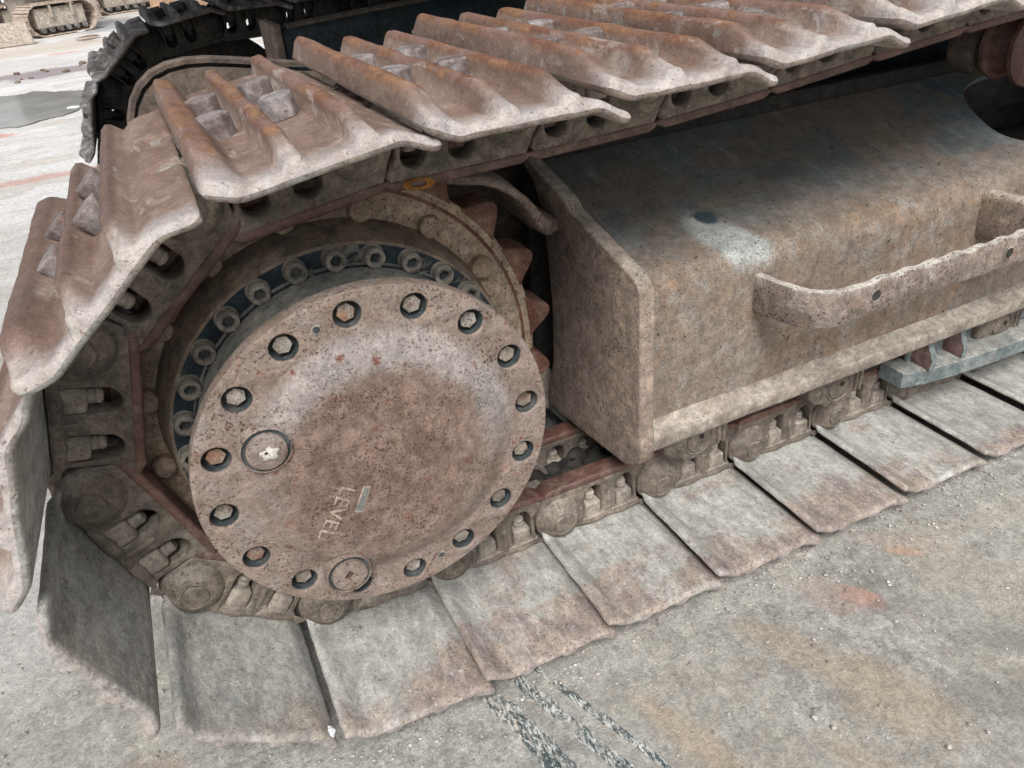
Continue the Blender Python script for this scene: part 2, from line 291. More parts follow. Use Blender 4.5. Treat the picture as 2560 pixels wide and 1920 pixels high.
    fd = t.tex(1, 6, .7, .3, vec=t.scale_vec((.8, 2.6, 1)))
    yard = t.mix(t.sm(fd, .4, .62), (.64, .63, .61), (.52, .50, .475))
    yard = t.mix(t.sm(t.tex(1, 7, .75, .4, vec=t.scale_vec((1.6, 5, 1), loc=(3, 1, 0))), .57, .66, 0, .55), yard, (.46, .41, .39))
    yard = t.mix(t.m_('MULTIPLY', t.sm(t.tex(1, 8, .8, .6, vec=t.scale_vec((3.5, 6, 1), loc=(7, 2, 0))), .53, .60), .6), yard, (.42, .385, .36))
    yard = t.mix(t.m_('MULTIPLY', t.sm(t.tex(1, 5, .7, .3, vec=t.scale_vec((.7, 3.2, 1), loc=(1, 9, 0))), .55, .60), .55), yard, (.50, .44, .38))
    for c, hl, hw, an, cc, am in (((-.70, 7.5), .45, .28, R(4), (.25, .21, .22), .9), ((-.68, 3.6), .28, .06, R(6), (.52, .27, .22), .6), ((-.9, 4.85), .12, .06, 0, (.55, .22, .18), .8),
                                  ((-.15, 11.6), .5, .9, 0, (.27, .27, .29), .85), ((-.6, 8.9), .15, .07, 0, (.6, .25, .25), .7), ((-.9, 9.6), .9, .5, 0, (.5, .42, .34), .6),
                                  ((.0, 15.), 3, 3, 0, (.40, .35, .30), .5)):
        yard = t.mix(t.m_('MULTIPLY', t.ell(c, hl, hw, an, wob=.8, wsc=5), am), yard, cc)
    col = t.mix(far, col, yard)
    col = t.mix(1, col, t.sm(f5, .36, .64, .86, 1.14), 'MULTIPLY')
    col = t.mix(1, col, t.sm(f3, .38, .62, .84, 1.16), 'MULTIPLY')
    col = t.mix(1, col, t.sm(t.tex(60, 6, .8, .3, vec=t.scale_vec((1, .55, 1), rot=(0, 0, R(-28)))), .3, .7, .86, 1.14), 'MULTIPLY')
    h = t.m_('ADD', t.m_('MULTIPLY', f2, .6), t.m_('MULTIPLY', f3, .6)); h = t.m_('ADD', h, t.m_('MULTIPLY', f5, .3))
    return t.fin(col, t.sm(f2, .3, .7, .8, .98), h, 1, .007, spec=.3)
M['ground'] = ground_mat()

def water_mat():
    t = NT("puddle_water")
    return t.fin(t.mix(t.sm(t.tex(3, 4), .4, .6), (.26, .25, .225), (.33, .315, .28)), .14, t.tex(6, 2), .05, .002, spec=.6)
M['water'] = water_mat()

# ------------------------------------------------------------------ mesh helpers
def mk(name, verts, faces, mat, smooth=True, ang=35, parent=None, mats=None, fmat=None):
    me = bpy.data.meshes.new(name); me.from_pydata([tuple(v) for v in verts], [], faces)
    for m in (mats or [mat]): me.materials.append(m)
    if fmat is not None: me.polygons.foreach_set('material_index', fmat)
    fin_mesh(me, smooth, ang)
    return me
def fin_mesh(me, smooth=True, ang=35):
    bm = bmesh.new(); bm.from_mesh(me); bmesh.ops.recalc_face_normals(bm, faces=bm.faces); bm.to_mesh(me); bm.free()
    if smooth:
        me.shade_smooth(); me.set_sharp_from_angle(angle=R(ang))
    me.update()
def ob(name, me, parent=None, mat4=None, kind=None):
    o = bpy.data.objects.new(name, me); COL.objects.link(o)
    if parent is not None: o.parent = parent
    if mat4 is not None: o.matrix_local = mat4
    if kind: o['kind'] = kind
    return o
def tag(o, label, cat, group=None):
    o['label'] = label; o['category'] = cat
    if group: o['group'] = group
    return o
def empty(name, loc=(0, 0, 0)):
    o = bpy.data.objects.new(name, None); COL.objects.link(o); o.location = loc; o.empty_display_size = .1; return o
def rough_verts(me, amp, sc, seed=0):
    for v in me.vertices:
        p = v.co*sc+Vector((seed, seed*1.7, 0)); v.co += Vector(noise.noise_vector(p))*amp
    me.update()
def box_me(name, x0, x1, y0, y1, z0, z1, mat, bev=.003, seg=2, sub=0, amp=0, sc=30, seed=0):
    bm = bmesh.new(); bmesh.ops.create_cube(bm, size=1)
    for v in bm.verts: v.co = Vector(((x0+x1)/2+v.co.x*(x1-x0), (y0+y1)/2+v.co.y*(y1-y0), (z0+z1)/2+v.co.z*(z1-z0)))
    if bev: bmesh.ops.bevel(bm, geom=bm.edges[:], offset=bev, segments=seg, profile=.5, affect='EDGES')
    if sub: bmesh.ops.subdivide_edges(bm, edges=bm.edges[:], cuts=sub, use_grid_fill=True)
    me = bpy.data.meshes.new(name); bm.to_mesh(me); bm.free(); me.materials.append(mat); fin_mesh(me)
    if amp: rough_verts(me, amp, sc, seed)
    return me
def lathe(name, prof, seg, mat, cx=0, cz=0, ang=32, closed_axis=False, amp=0, sc=40, th0=0):
    """prof = [(r, y)] turned round the Y axis"""
    v = []; f = []; n = len(prof)
    for i in range(seg):
        a = th0+2*PI*i/seg; c, s = math.cos(a), math.sin(a)
        for r, y in prof: v.append((cx+r*c, y, cz+r*s))
    for i in range(seg):
        j = (i+1) % seg
        for k in range(n-1): f.append((i*n+k, j*n+k, j*n+k+1, i*n+k+1))
    me = mk(name, v, f, mat, ang=ang)
    bm = bmesh.new(); bm.from_mesh(me); bmesh.ops.remove_doubles(bm, verts=bm.verts, dist=1e-5); bmesh.ops.recalc_face_normals(bm, faces=bm.faces); bm.to_mesh(me); bm.free()
    me.shade_smooth(); me.set_sharp_from_angle(angle=R(ang))
    if amp: rough_verts(me, amp, sc)
    return me
def curve_me(name, loops, half, bev, mat, res=1, ang=40):
    """filled 2D outline (with holes) extruded by +-half, edges bevelled; lies in local XY"""
    cu = bpy.data.curves.new(name, 'CURVE'); cu.dimensions = '2D'; cu.fill_mode = 'BOTH'
    cu.extrude = max(half-bev, 0); cu.bevel_depth = bev; cu.bevel_resolution = res; cu.offset = -bev
    for lp in loops:
        sp = cu.splines.new('POLY'); sp.points.add(len(lp)-1)
        for p, q in zip(sp.points, lp): p.co = (q[0], q[1], 0, 1)
        sp.use_cyclic_u = True
    o = bpy.data.objects.new(name, cu); COL.objects.link(o)
    me = bpy.data.meshes.new_from_object(o.evaluated_get(bpy.context.evaluated_depsgraph_get()))
    bpy.data.objects.remove(o); bpy.data.curves.remove(cu)
    me.name = name; me.materials.clear(); me.materials.append(mat)
    bm = bmesh.new(); bm.from_mesh(me); bmesh.ops.remove_doubles(bm, verts=bm.verts, dist=2e-5); bm.to_mesh(me); bm.free()
    fin_mesh(me, True, ang); return me
def circ(cx, cy, r, n=24, a0=0): return [(cx+r*math.cos(a0+2*PI*i/n), cy+r*math.sin(a0+2*PI*i/n)) for i in range(n)]
XZ = Matrix(((1, 0, 0, 0), (0, 0, -1, 0), (0, 1, 0, 0), (0, 0, 0, 1)))   # local (x,y,z) -> world (x, -z, y)
def to_xz(me, y): me.transform(Matrix.Translation((0, y, 0)) @ XZ); return me
def join(name, ms):
    bm = bmesh.new(); mats = []
    for m in ms:
        k = len(bm.faces); bm.from_mesh(m); bm.faces.ensure_lookup_table()
        mt = m.materials[0]
        if mt not in mats: mats.append(mt)
        for f in bm.faces[k:]: f.material_index = mats.index(mt)
    me = bpy.data.meshes.new(name); bm.to_mesh(me); bm.free()
    for mt in mats: me.materials.append(mt)
    me.shade_smooth(); me.set_sharp_from_angle(angle=R(35)); return me
def hexhead(name, af, h, mat, wear=.0016, seed=0, axis='Z', round_=.25):
    """worn hexagonal head standing on z=0"""
    bm = bmesh.new(); r = af/math.sqrt(3)
    bmesh.ops.create_cone(bm, cap_ends=True, segments=6, radius1=r, radius2=r, depth=h)
    bmesh.ops.translate(bm, verts=bm.verts, vec=(0, 0, h/2))
    top = [e for e in bm.edges if min(v.co.z for v in e.verts) > h*.9] 
    side = [e for e in bm.edges if abs(e.verts[0].co.z-e.verts[1].co.z) > h*.5]
    bmesh.ops.bevel(bm, geom=top+side, offset=af*round_*.32, segments=3, profile=.6, affect='EDGES')
    bmesh.ops.subdivide_edges(bm, edges=bm.edges[:], cuts=1, use_grid_fill=True)
    me = bpy.data.meshes.new(name); bm.to_mesh(me); bm.free(); me.materials.append(mat); fin_mesh(me, True, 40)
    if wear: rough_verts(me, wear, 55, seed)
    return me

CX, CZ = .0319, .3504
YC, SW = .285, .565
GZ = -.037

# ------------------------------------------------------------------ track shoe
def sst(x, a, b):
    t = min(1, max(0, (x-a)/(b-a))); return t*t*(3-2*t)
S0, S1, TH = -.034, .172, .0115
RIDGES = ((.028, .0098, .0235), (.093, .0095, .0245), (.154, .0165, .027))
def shoe_meshes(seed):
    random.seed(seed)
    ss = sorted(set([round(S0+d, 5) for d in (0, .0012, .003, .0055, .009)] + [round(S1-d, 5) for d in (0, .0012, .003, .0055, .009)] +
                    [round(S0+.009+(S1-S0-.018)*i/58, 5) for i in range(59)]))
    ys = sorted(set([round(d, 5) for d in (0, .001, .0028, .0052, .0085, .012)] + [round(SW-d, 5) for d in (0, .001, .0028, .0052, .0085, .012)] +
                    [round(.012+(SW-.024)*(i/64)**1.15, 5) for i in range(65)]))
    ns, ny = len(ss), len(ys)
    inn = []; out = []; wear = []
    for s in ss:
        for y in ys:
            N = lambda k, sc=1: noise.noise(Vector((s*k, y*k*sc, seed*3.1)))
            base = .037 - .016*(sst(-s, -.012, .03))**1.5 - .010*(1-sst(s, -.008, .004))*(1-sst(min(abs(y-.212), abs(y-.362)), .010, .014)) + .012*sst(s, .140, .176)          # lip rolls in towards the chain
            near = sst(y, .008, .080+.02*noise.noise(Vector((s*9, seed*3, 1)))); farf = 1-sst(y, SW-.026, SW-.006)
            rid = 0; crest = 0
            for i, (c, w, hh) in enumerate(RIDGES):
                cc = c+.0010*noise.noise(Vector((y*8, i*7+seed, 0)))
                d = (s-cc)/w
                if i == 2:
                    prof = math.sqrt(max(0, 1-min(1, abs(d)/1.18)**2.4)) if d > 0 else (1-sst(-d, .35, 1.35))
                else:
                    prof = 1-sst(abs(d), .66, 1.26)
                fade = .38+.62*near
                if i == 2: fade = .22+.78*near
                fade *= farf
                top = hh*(1-.06*noise.noise(Vector((y*9, i*5+seed*2, 1)))-.02*noise.noise(Vector((y*60, i*5+seed*2, 4))))
                rid += top*prof*fade; crest = max(crest, prof**2*fade)
            th = TH*(1.0+.18*(1-sst(y, 0, .05)))
            e = 1.0
            o_ = th+rid+.0008*N(22)+.0003*N(70)
            d = min(s-S0, S1-s, y, SW-y); rr = .0085
            k = math.sqrt(max(0, 1-(1-min(1, d/rr))**2))
            mid = base+th/2
            wavy = .0010*noise.noise(Vector((s*22, y*6, seed+8)))*(1-sst(y, .0, .12))
            zi = mid-(th/2)*k+wavy+.0005*N(18)
            zo = mid+(o_-th/2)*k+wavy
            # outline wander: chipped, hammered near edge and cut corners
            ew = (1-sst(y, 0, .03))*(.0017*noise.noise(Vector((s*28, seed*5, 3)))+.0016*noise.noise(Vector((s*90, seed*5, 6))))
            yy = y+ew
            cr = .012   # corner rounding
            sx_ = s
            for cs, sg in ((S0, 1), (S1, -1)):
                ds = (s-cs)*sg
                for cy, sy in ((0, 1), (SW, -1)):
                    dy = (y-cy)*sy
                    if ds < cr and dy < cr:
                        a, b = cr-ds, cr-dy
                        L = math.hypot(a, b); m = max(a, b)
                        if L > 1e-6:
                            q = .62+.38*m/L; sx_ = cs+sg*(cr-a*q); yy = (cy+sy*(cr-b*q))+ew
            sx_ += .0012*noise.noise(Vector((y*40, seed+s*5, 9)))*(1-sst(min(s-S0, S1-s), 0, .010))
            inn.append((sx_, -yy, zi)); out.append((sx_, -yy, zo))
            wear.append((crest, 1-sst(y, .0, .12)))
    V = inn+out; nn = len(inn)
    F = []; grp = []
    def smid(i): return (ss[i]+ss[i+1])/2
    for i in range(ns-1):
        for j in range(ny-1):
            a = i*ny+j; b = a+1; c = a+ny+1; d = a+ny
            F.append((a, b, c, d)); grp.append(0)
            g = 0; m = smid(i)
            if .010 < m < .050: g = 1
            elif .078 < m < .116: g = 2
            elif m > .136: g = 3
            F.append((nn+a, nn+d, nn+c, nn+b)); grp.append(g)
    bm = bmesh.new(); bv = [bm.verts.new(v) for v in V]
    res = []
    # full mesh for normals
    full = bpy.data.meshes.new("full"); full.from_pydata(V, [], F); 
    nrm = [Vector(x.vector) for x in full.vertex_normals] if hasattr(full, 'vertex_normals') else [v.normal.copy() for v in full.vertices]
    bm.free()
    out_me = []
    for g, nm in ((0, "shoe_plate"), (1, "grouser"), (2, "grouser"), (3, "grouser")):
        fs = [f for f, q in zip(F, grp) if q == g]
        used = sorted(set(x for f in fs for x in f)); mp = {u: k for k, u in enumerate(used)}
        me = bpy.data.meshes.new(nm); me.from_pydata([V[u] for u in used], [], [tuple(mp[x] for x in f) for f in fs])
        ca = me.color_attributes.new("wear", 'FLOAT_COLOR', 'POINT')
        dat = []
        for u in used:
            w = wear[u % nn]; dat += [w[0] if u >= nn else 0, w[1], 1.0 if u < nn else 0.0, 1]
        ca.data.foreach_set('color', dat)
        me.materials.append(M['shoe']); me.shade_smooth()
        me.normals_split_custom_set_from_vertices([tuple(nrm[u]) for u in used])
        out_me.append(me)
    return out_me
SHOES = [shoe_meshes(k) for k in (1, 2, 3, 4, 5)]
# shoe bolts (axis = +Z local, outward)
SB = [hexhead("shoe_bolt", .034, .0235, M['shoe_bolt'], .0008, k, round_=.32) for k in range(4)]
BOLT_S = (.063, .128)
BOLT_Y = (.222, .350)

# ------------------------------------------------------------------ track link (local: x = s, y = -world y, z = v outward)
def arc(cx, cy, r, a0, a1, n): return [(cx+r*math.cos(R(a0+(a1-a0)*i/n)), cy+r*math.sin(R(a0+(a1-a0)*i/n))) for i in range(n+1)]
def window(c, w=.0168):
    return [(c+w, .018), (c+w, -.008)] + arc(c, -.0205, w, 0, -180, 10)[1:-1] + [(c-w, -.008), (c-w, .018), (c-w+.004, .0225), (c+w-.004, .0225)]
def link_body():
    o = [(-.018, -.0495)] + arc(0, .0, .0405, 222, 108, 9) + [(.010, .037), (.028, .0345), (.040, .036), (.06, .0365), (.10, .0365), (.135, .036), (.160, .036)] + arc(.19, 0, .0475, 130, 226, 10) + [(.160, -.042), (.156, -.0495)]
    a = curve_me("a", [o, window(.064), window(.124)], .0165, .0045, M['link'], 2)
    a.transform(Matrix.Rotation(R(90), 4, 'X'))      # (x,y,z)->(x,-z,y)
    a.transform(Matrix.Translation((0, -.222, 0)))
    t = curve_me("t", [[(.140, -.045), (.140, .034)] + arc(.19, 0, .036, 90, -90, 10) + [(.18, -.045)]], .012, .003, M['link'], 1)
    t.transform(Matrix.Rotation(R(90), 4, 'X')); t.transform(Matrix.Translation((0, -.250, 0)))
    f = box_me("f", .032, .153, -.262, -.2015, .0235, .0368, M['link'], .0055, 2, 3)
    for v in f.vertices:
        k = .5+.5*math.cos((v.co.x-.064)/.060*2*PI)
        if v.co.y > -.215: v.co.y += .005*k-.002+.002*noise.noise(v.co*60)
        if v.co.z < .028: v.co.z -= .004*k
    b = lathe("b", [(0, -.0290), (.0155, -.0284), (.0164, -.0255), (.0178, -.0255), (.0190, -.0270), (.024, -.0243), (.031, -.0185), (.0365, -.0105), (.0402, -.003), (.0430, .0035), (.0480, .0080), (.0500, .0115)], 32, M['link'])
    b.transform(Matrix.Rotation(PI, 4, 'Z'))
    for v in b.vertices:
        q = math.hypot(v.co.x, v.co.z)
        if q > .0405 and v.co.x < .018: k = .0405/q; v.co.x *= k; v.co.z *= k
        elif q > .0405 and abs(v.co.z) > .030: v.co.x *= .0405/q; v.co.z *= .0405/q
    b.transform(Matrix.Translation((.0, -.2145, 0)))
    r1 = box_me("r", .090, .098, -.214, -.203, -.014, .030, M['link'], .0038, 3)
    r2 = box_me("r", .034, .043, -.214, -.202, -.004, .030, M['link'], .0042, 3)
    me = join("track_link", [a, t, f, b, r1, r2])
    rough_verts(me, .0016, 42)
    return me
def rail_me():
    o = [(-.026, -.0475), (-.020, -.0545), (-.010, -.0590), (.150, -.0590), (.160, -.054), (.168, -.0475), (.150, -.0455), (-.010, -.0450)]
    a = curve_me("rail", [o], .0165, .0045, M['rail'], 2); a.transform(Matrix.Rotation(R(90), 4, 'X')); a.transform(Matrix.Translation((0, -.2215, 0)))
    me = a; me.name = "rail"; rough_verts(me, .0010, 40); return me
def nut_me():
    a = box_me("n", -.0152, .0152, -.236, -.2045, -.004, .026, M['nut'], .006, 3)
    b = lathe("s", [(0, -.019), (.0065, -.019), (.0092, -.016), (.0092, -.013), (.0084, -.012), (.0092, -.011), (.0084, -.010), (.0092, -.009), (.0092, .004)], 16, M['nut'])
    b.transform(Matrix.Translation((0, -.221, 0)) @ Matrix(((1, 0, 0, 0), (0, 0, 1, 0), (0, 1, 0, 0), (0, 0, 0, 1))))
    me = join("link_nut", [a, b]); rough_verts(me, .0018, 60, 3); return me
LINK = link_body(); RAIL = rail_me(); NUT = nut_me()
def mirrored(me, name):
    m = me.copy(); m.name = name
    m.transform(Matrix.Translation((0, -2*YC, 0)) @ Matrix.Diagonal((1, -1, 1, 1))); m.flip_normals()
    m.set_sharp_from_angle(angle=R(35)); return m
LINK2, RAIL2, NUT2 = mirrored(LINK, "track_link"), mirrored(RAIL, "rail"), mirrored(NUT, "link_nut")
BUSH = lathe("bushing", [(0, -.085), (.024, -.085), (.027, -.06), (.0275, -.03), (.0275, .03), (.027, .06), (.024, .085), (0, .085)], 24, M['dark'])
BUSH.transform(Matrix.Translation((0, -YC, 0)))

# ------------------------------------------------------------------ the machine
EX = empty("excavator", (0, 0, GZ))
tag(EX, "muddy, rusted crawler excavator undercarriage with round final drive and grousered steel tracks, filling the picture", "excavator")
OFF = Matrix.Translation((0, 0, -GZ))
def part(name, me, mat4=None, kind=None): return ob(name, me, EX, OFF @ (mat4 or Matrix.Identity(4)), kind)

def track_pins():
    P = []
    top = [(.092, .670), (.279, .672), (.463, .677), (.646, .689), (.829, .706), (1.012, .722), (1.195, .733), (1.38, .729), (1.565, .722), (1.75, .715), (1.935, .708), (2.12, .701), (2.305, .694), (2.49, .690)]
    wrap = [(CX+.3195*math.cos(R(a)), CZ+.3195*math.sin(R(a))) for a in (113.4, 148.0, 182.6, 217.2, 251.8)]
    bot = [(.1215+.19*i, .0385) for i in range(14)]          # to x = 2.59
    icx, icz, ir = 2.62, .361, .3285
    P = list(reversed(top)) + wrap + bot
    a0 = math.degrees(math.atan2(bot[-1][1]-icz, bot[-1][0]-icx)); a1 = math.degrees(math.atan2(top[-1][1]-icz, top[-1][0]-icx))
    if a1 < a0: a1 += 360
    n = round((a1-a0)/R(1)/57.29578*1.0/33.6)
    n = 6
    P += [(icx+ir*math.cos(R(a0+(a1-a0)*i/n)), icz+ir*math.sin(R(a0+(a1-a0)*i/n))) for i in range(1, n)]
    return P
PINS = track_pins()

def build_track(dx, dy, near=True):
    rnd = random.Random(5 if near else 9)
    n = len(PINS)
    for i in range(n):
        x0, z0 = PINS[i]; x1, z1 = PINS[(i+1) % n]
        t = Vector((x1-x0, 0, z1-z0)); L = t.length; t.normalize(); v = Vector((t.z, 0, -t.x)) 
        if not near and (z0+z1)/2 < .25 and x0 > .6: continue
        m = Matrix(((t.x, 0, v.x, x0+dx), (0, -1, 0, dy), (t.z, 0, v.z, z0-(0 if near else .022)), (0, 0, 0, 1)))
        tl = {13: 1.2, 14: 1.2, 15: 2.2, 16: .8}.get(i, 0)
        wob = Matrix.Translation((0, -.28, 0)) @ Matrix.Rotation(R(tl), 4, 'X') @ Matrix.Translation((0, .28, 0)) @ Matrix.Rotation(R(rnd.uniform(-.5, .5)), 4, 'X') @ Matrix.Rotation(R(rnd.uniform(-.6, .6)), 4, 'Y') @ Matrix.Translation((0, rnd.uniform(-.003, .003), 0))
        sh = SHOES[i % 5]
        p = part("track_shoe", sh[0], m @ wob)
        if near: p.data = sh[0]
        subs = [("grouser", sh[k], Matrix.Identity(4)) for k in (1, 2, 3)]
        for bs in BOLT_S:
            for by in BOLT_Y:
                subs.append(("shoe_bolt", SB[rnd.randrange(4)], Matrix.Translation((bs+rnd.uniform(-.002, .002), -by+rnd.uniform(-.003, .003), .0490)) @ Matrix.Rotation(rnd.uniform(0, PI), 4, 'Z')))
        for nm, me, mm in subs: ob(nm, me, p, mm)
        if not near:
            for o in [p]+list(p.children):
                o.material_slots[0].link = 'OBJECT'; o.material_slots[0].material = M['far_shoe']
        for lk, rl, nt in ((LINK, RAIL, NUT), (LINK2, RAIL2, NUT2)):
            q = part("track_link", lk, m)
            cs = [ob("rail", rl, q)] + [ob("link_nut", nt, q, Matrix.Translation((s_, 0, 0))) for s_ in (.064, .124)]
            if not near:
                for o in [q]+cs:
                    for sl in o.material_slots: sl.link = 'OBJECT'; sl.material = M['far_link']
        b = part("bushing", BUSH, m)
build_track(0, 0, True)
FDX, FDY = .07, 1.88
build_track(FDX, FDY, False)

# ------------------------------------------------------------------ sprocket and final drive
def sprocket_me():
    pts = []; nt = 21
    for i in range(nt*14):
        a = 2*PI*i/(nt*14); ph = (a-R(22.4))*nt
        k = (.5+.5*math.cos(ph))**1.3
        r = .280+.036*k
        pts.append((CX+r*math.cos(a), CZ+r*math.sin(a)))
    me = curve_me("sprocket", [pts, circ(CX, CZ, .20, 64)], .027, .0035, M['tooth'], 2); return to_xz(me, .291)
SPR = part("sprocket", sprocket_me())
ob("sprocket_ring", lathe("sprocket_ring", [(.20, .262), (.262, .262), (.2655, .2635), (.2665, .2665)], 128, M['sprocket'], CX, CZ), SPR)
ob("sprocket_rim", lathe("sprocket_rim", [(.2695, .2668), (.2705, .264), (.278, .2636), (.283, .2655)], 128, M['sprocket'], CX, CZ), SPR)
ob("seam", lathe("seam", [(.2655, .2655), (.271, .2655)], 96, M['seam'], CX, CZ), SPR)
HB = hexhead("sprocket_bolt", .030, .013, M['sprocket'], .0015, 4, round_=.6)
YT = Matrix.Rotation(R(90), 4, 'X')     # local z -> -y
for k in range(16):
    a = R(7.6+22.5*k)
    ob("sprocket_bolt", HB, SPR, Matrix.Translation((CX+.243*math.cos(a), .262, CZ+.243*math.sin(a))) @ YT @ Matrix.Rotation(k*1.3, 4, 'Z'))

drum = lathe("final_drive", [(.2315, .266), (.2312, .262), (.229, .25), (.2262, .23), (.2235, .215), (.2222, .207), (.2205, .2015), (.217, .200)], 160, M['housing'], CX, CZ)
FD = part("final_drive", drum)
ob("flange", lathe("flange", [(.217, .200), (.213, .1995), (.197, .1998), (.1945, .197), (.193, .190)], 160, M['flange'], CX, CZ, amp=.0004), FD)
ob("drum", lathe("drum", [(.196, .1985), (.1925, .192), (.1915, .18), (.192, .15), (.194, .125), (.199, .112), (.2015, .106)], 160, M['drum'], CX, CZ, amp=.0006), FD)
# cover plate: flat ring with 16 counterbored holes, raised centre
NB = 16; RB = .1851; A0 = 92.94
hol = [circ(CX+RB*math.cos(R(A0-22.5*k)), CZ+RB*math.sin(R(A0-22.5*k)), .0154, 28) for k in range(NB)]
DR = .1615
def cover_edge():
    P = []
    for i in range(220):
        a = 2*PI*i/220; P.append((CX+.2105*math.cos(a), CZ+.2105*math.sin(a)))
    return P
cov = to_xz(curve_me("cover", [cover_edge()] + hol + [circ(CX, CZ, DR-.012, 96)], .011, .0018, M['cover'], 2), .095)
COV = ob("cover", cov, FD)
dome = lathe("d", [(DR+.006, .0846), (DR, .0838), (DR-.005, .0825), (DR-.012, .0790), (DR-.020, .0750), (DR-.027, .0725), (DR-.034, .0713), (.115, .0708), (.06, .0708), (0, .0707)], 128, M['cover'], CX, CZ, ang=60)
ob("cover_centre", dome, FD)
cup = lathe("bolt_recess", [(.0152, .087), (.0150, .100), (.0140, .1015), (0, .1015)], 28, M['recess'])
hh = hexhead("cover_bolt", .0182, .0095, M['bolt'], .0006, 2, round_=.16)
rnd = random.Random(3)
for k in range(NB):
    a = R(A0-22.5*k); x, z = CX+RB*math.cos(a), CZ+RB*math.sin(a)
    ob("bolt_recess", cup, FD, Matrix.Translation((x, 0, z)))
    ob("cover_bolt", hh, FD, Matrix.Translation((x, .1015, z)) @ YT @ Matrix.Rotation(rnd.uniform(0, PI), 4, 'Z'))
# socket-head bolts round the flange
sk = lathe("socket_bolt", [(0, .0075), (.0001, .0075)], 6, M['socket_bolt'])
def socket_me():
    hexo = [(.0078*math.cos(PI/3*i), .0078*math.sin(PI/3*i)) for i in range(6)]
    h = curve_me("h", [circ(0, 0, .0130, 32), hexo], .008, .0014, M['socket_bolt'], 2); h.transform(Matrix.Translation((0, 0, .009)))
    fl = curve_me("fl", [circ(0, 0, .0080, 16)], .0005, 0, M['recess'], 0); fl.transform(Matrix.Translation((0, 0, .0075)))
    ws = lathe("w", [(.0120, -.0030), (.0142, -.0028), (.0148, -.0015), (.0148, .001)], 32, M['socket_bolt']); ws.transform(Matrix.Rotation(R(90), 4, 'X').inverted() @ Matrix.Identity(4))
    ws.transform(Matrix.Diagonal((1, 1, 1, 1)))
    m = join("socket_bolt", [h, fl, ws]); m.transform(Matrix.Scale(.94, 4)); rough_verts(m, .0006, 70); return m
SKM = socket_me()
for k in range(28):
    a = R(177.6-12.857*k)
    ob("socket_bolt", SKM, FD, Matrix.Translation((CX+.2045*math.cos(a), .2, CZ+.2045*math.sin(a))) @ YT @ Matrix.Rotation(rnd.uniform(0, PI), 4, 'Z'))
# two threaded plugs
def plug(x, z, hexhole):
    g = lathe("plug_boss", [(.0290, .082), (.0284, .0735), (.0275, .0690), (.0264, .0680), (.0256, .0688), (.0253, .0715)], 64, M['cover'], x, z)
    p = ob("plug_boss", g, FD)
    ob("plug_groove", lathe("plug_groove", [(.0256, .0702), (.0200, .0702)], 64, M['recess'], x, z), FD)
    q = curve_me("plug", [circ(x, z, .0215, 56), [(x+hexhole[0]*math.cos(R(a+hexhole[2])), z+hexhole[0]*math.sin(R(a+hexhole[2]))) for a in range(0, 360, int(360/hexhole[1]))]], .004, .0012, M['cover'], 1)
    ob("plug", to_xz(q, .0690), FD)
    fl = curve_me("f", [circ(x, z, .012, 16)], .0005, 0, M['gusset'], 0); ob("plug_socket", to_xz(fl, .0705), FD)
plug(-.0925, .4155, (.003, 8, 0)); plug(-.0415, .2110, (.0072, 4, 0))
dab = []
for i in range(22):
    a = 2*PI*i/22; k = .0085+.003*noise.noise(Vector((math.cos(a)*1.5, math.sin(a)*1.5, 3)))+.0015*math.sin(5*a)
    dab.append((-.0905+k*1.15*math.cos(a), .4140+k*.8*math.sin(a)))
ob("mortar_dab", to_xz(curve_me("mortar_dab", [dab, circ(-.0935, .4150, .0022, 8)], .0007, .0003, M['stone'], 1), .0647), FD)
def tiny_hole(x, z):
    ob("jacking_hole", lathe("jacking_hole", [(.0062, .0838), (.0045, .0832), (.0036, .0838), (.0034, .0842)], 20, M['bolt'], x, z), FD)
    ob("jacking_hole", to_xz(curve_me("jacking_hole", [circ(x, z, .0036, 16)], .0003, 0, M['recess'], 0), .0837), FD)
tiny_hole(-.012, .528); tiny_hole(.079, .172)
# cast letters and level mark
def text_me(txt, size, ext):
    cu = bpy.data.curves.new("t", 'FONT'); cu.body = txt; cu.size = size; cu.extrude = ext; cu.bevel_depth = .0004; cu.offset = -.0002; cu.space_character = 1.15
    o = bpy.data.objects.new("t", cu); COL.objects.link(o)
    me = bpy.data.meshes.new_from_object(o.evaluated_get(bpy.context.evaluated_depsgraph_get())); bpy.data.objects.remove(o)
    me.materials.clear(); me.materials.append(M['emboss']); return me
tm = text_me("LEVEL", .0250, .0013)
ta = math.atan2(-.068, -.047)
tm.transform(Matrix.Translation((-.0250, .0709, .3400)) @ XZ @ Matrix.Rotation(ta, 4, 'Z'))
ob("cast_letters", tm, FD)
lb = box_me("level_mark", -.016, .016, -.0035, .0035, -.001, .001, M['recess'], .0006, 1)
lb2 = box_me("l2", -.018, .018, -.0048, .0048, -.0006, .0004, M['emboss'], .0003, 1)
lj = join("level_mark", [lb, lb2]); lj.materials[0] = M['drum']
lj.transform(Matrix.Translation((-.006, .0706, .3115)) @ XZ @ Matrix.Rotation(math.atan2(-.031, -.016), 4, 'Z')); ob("level_mark", lj, FD)
# inner hub behind the sprocket (dark)
ob("hub", lathe("hub", [(.24, .30), (.20, .34), (.20, .56), (0, .56)], 48, M['dark'], CX, CZ), FD)

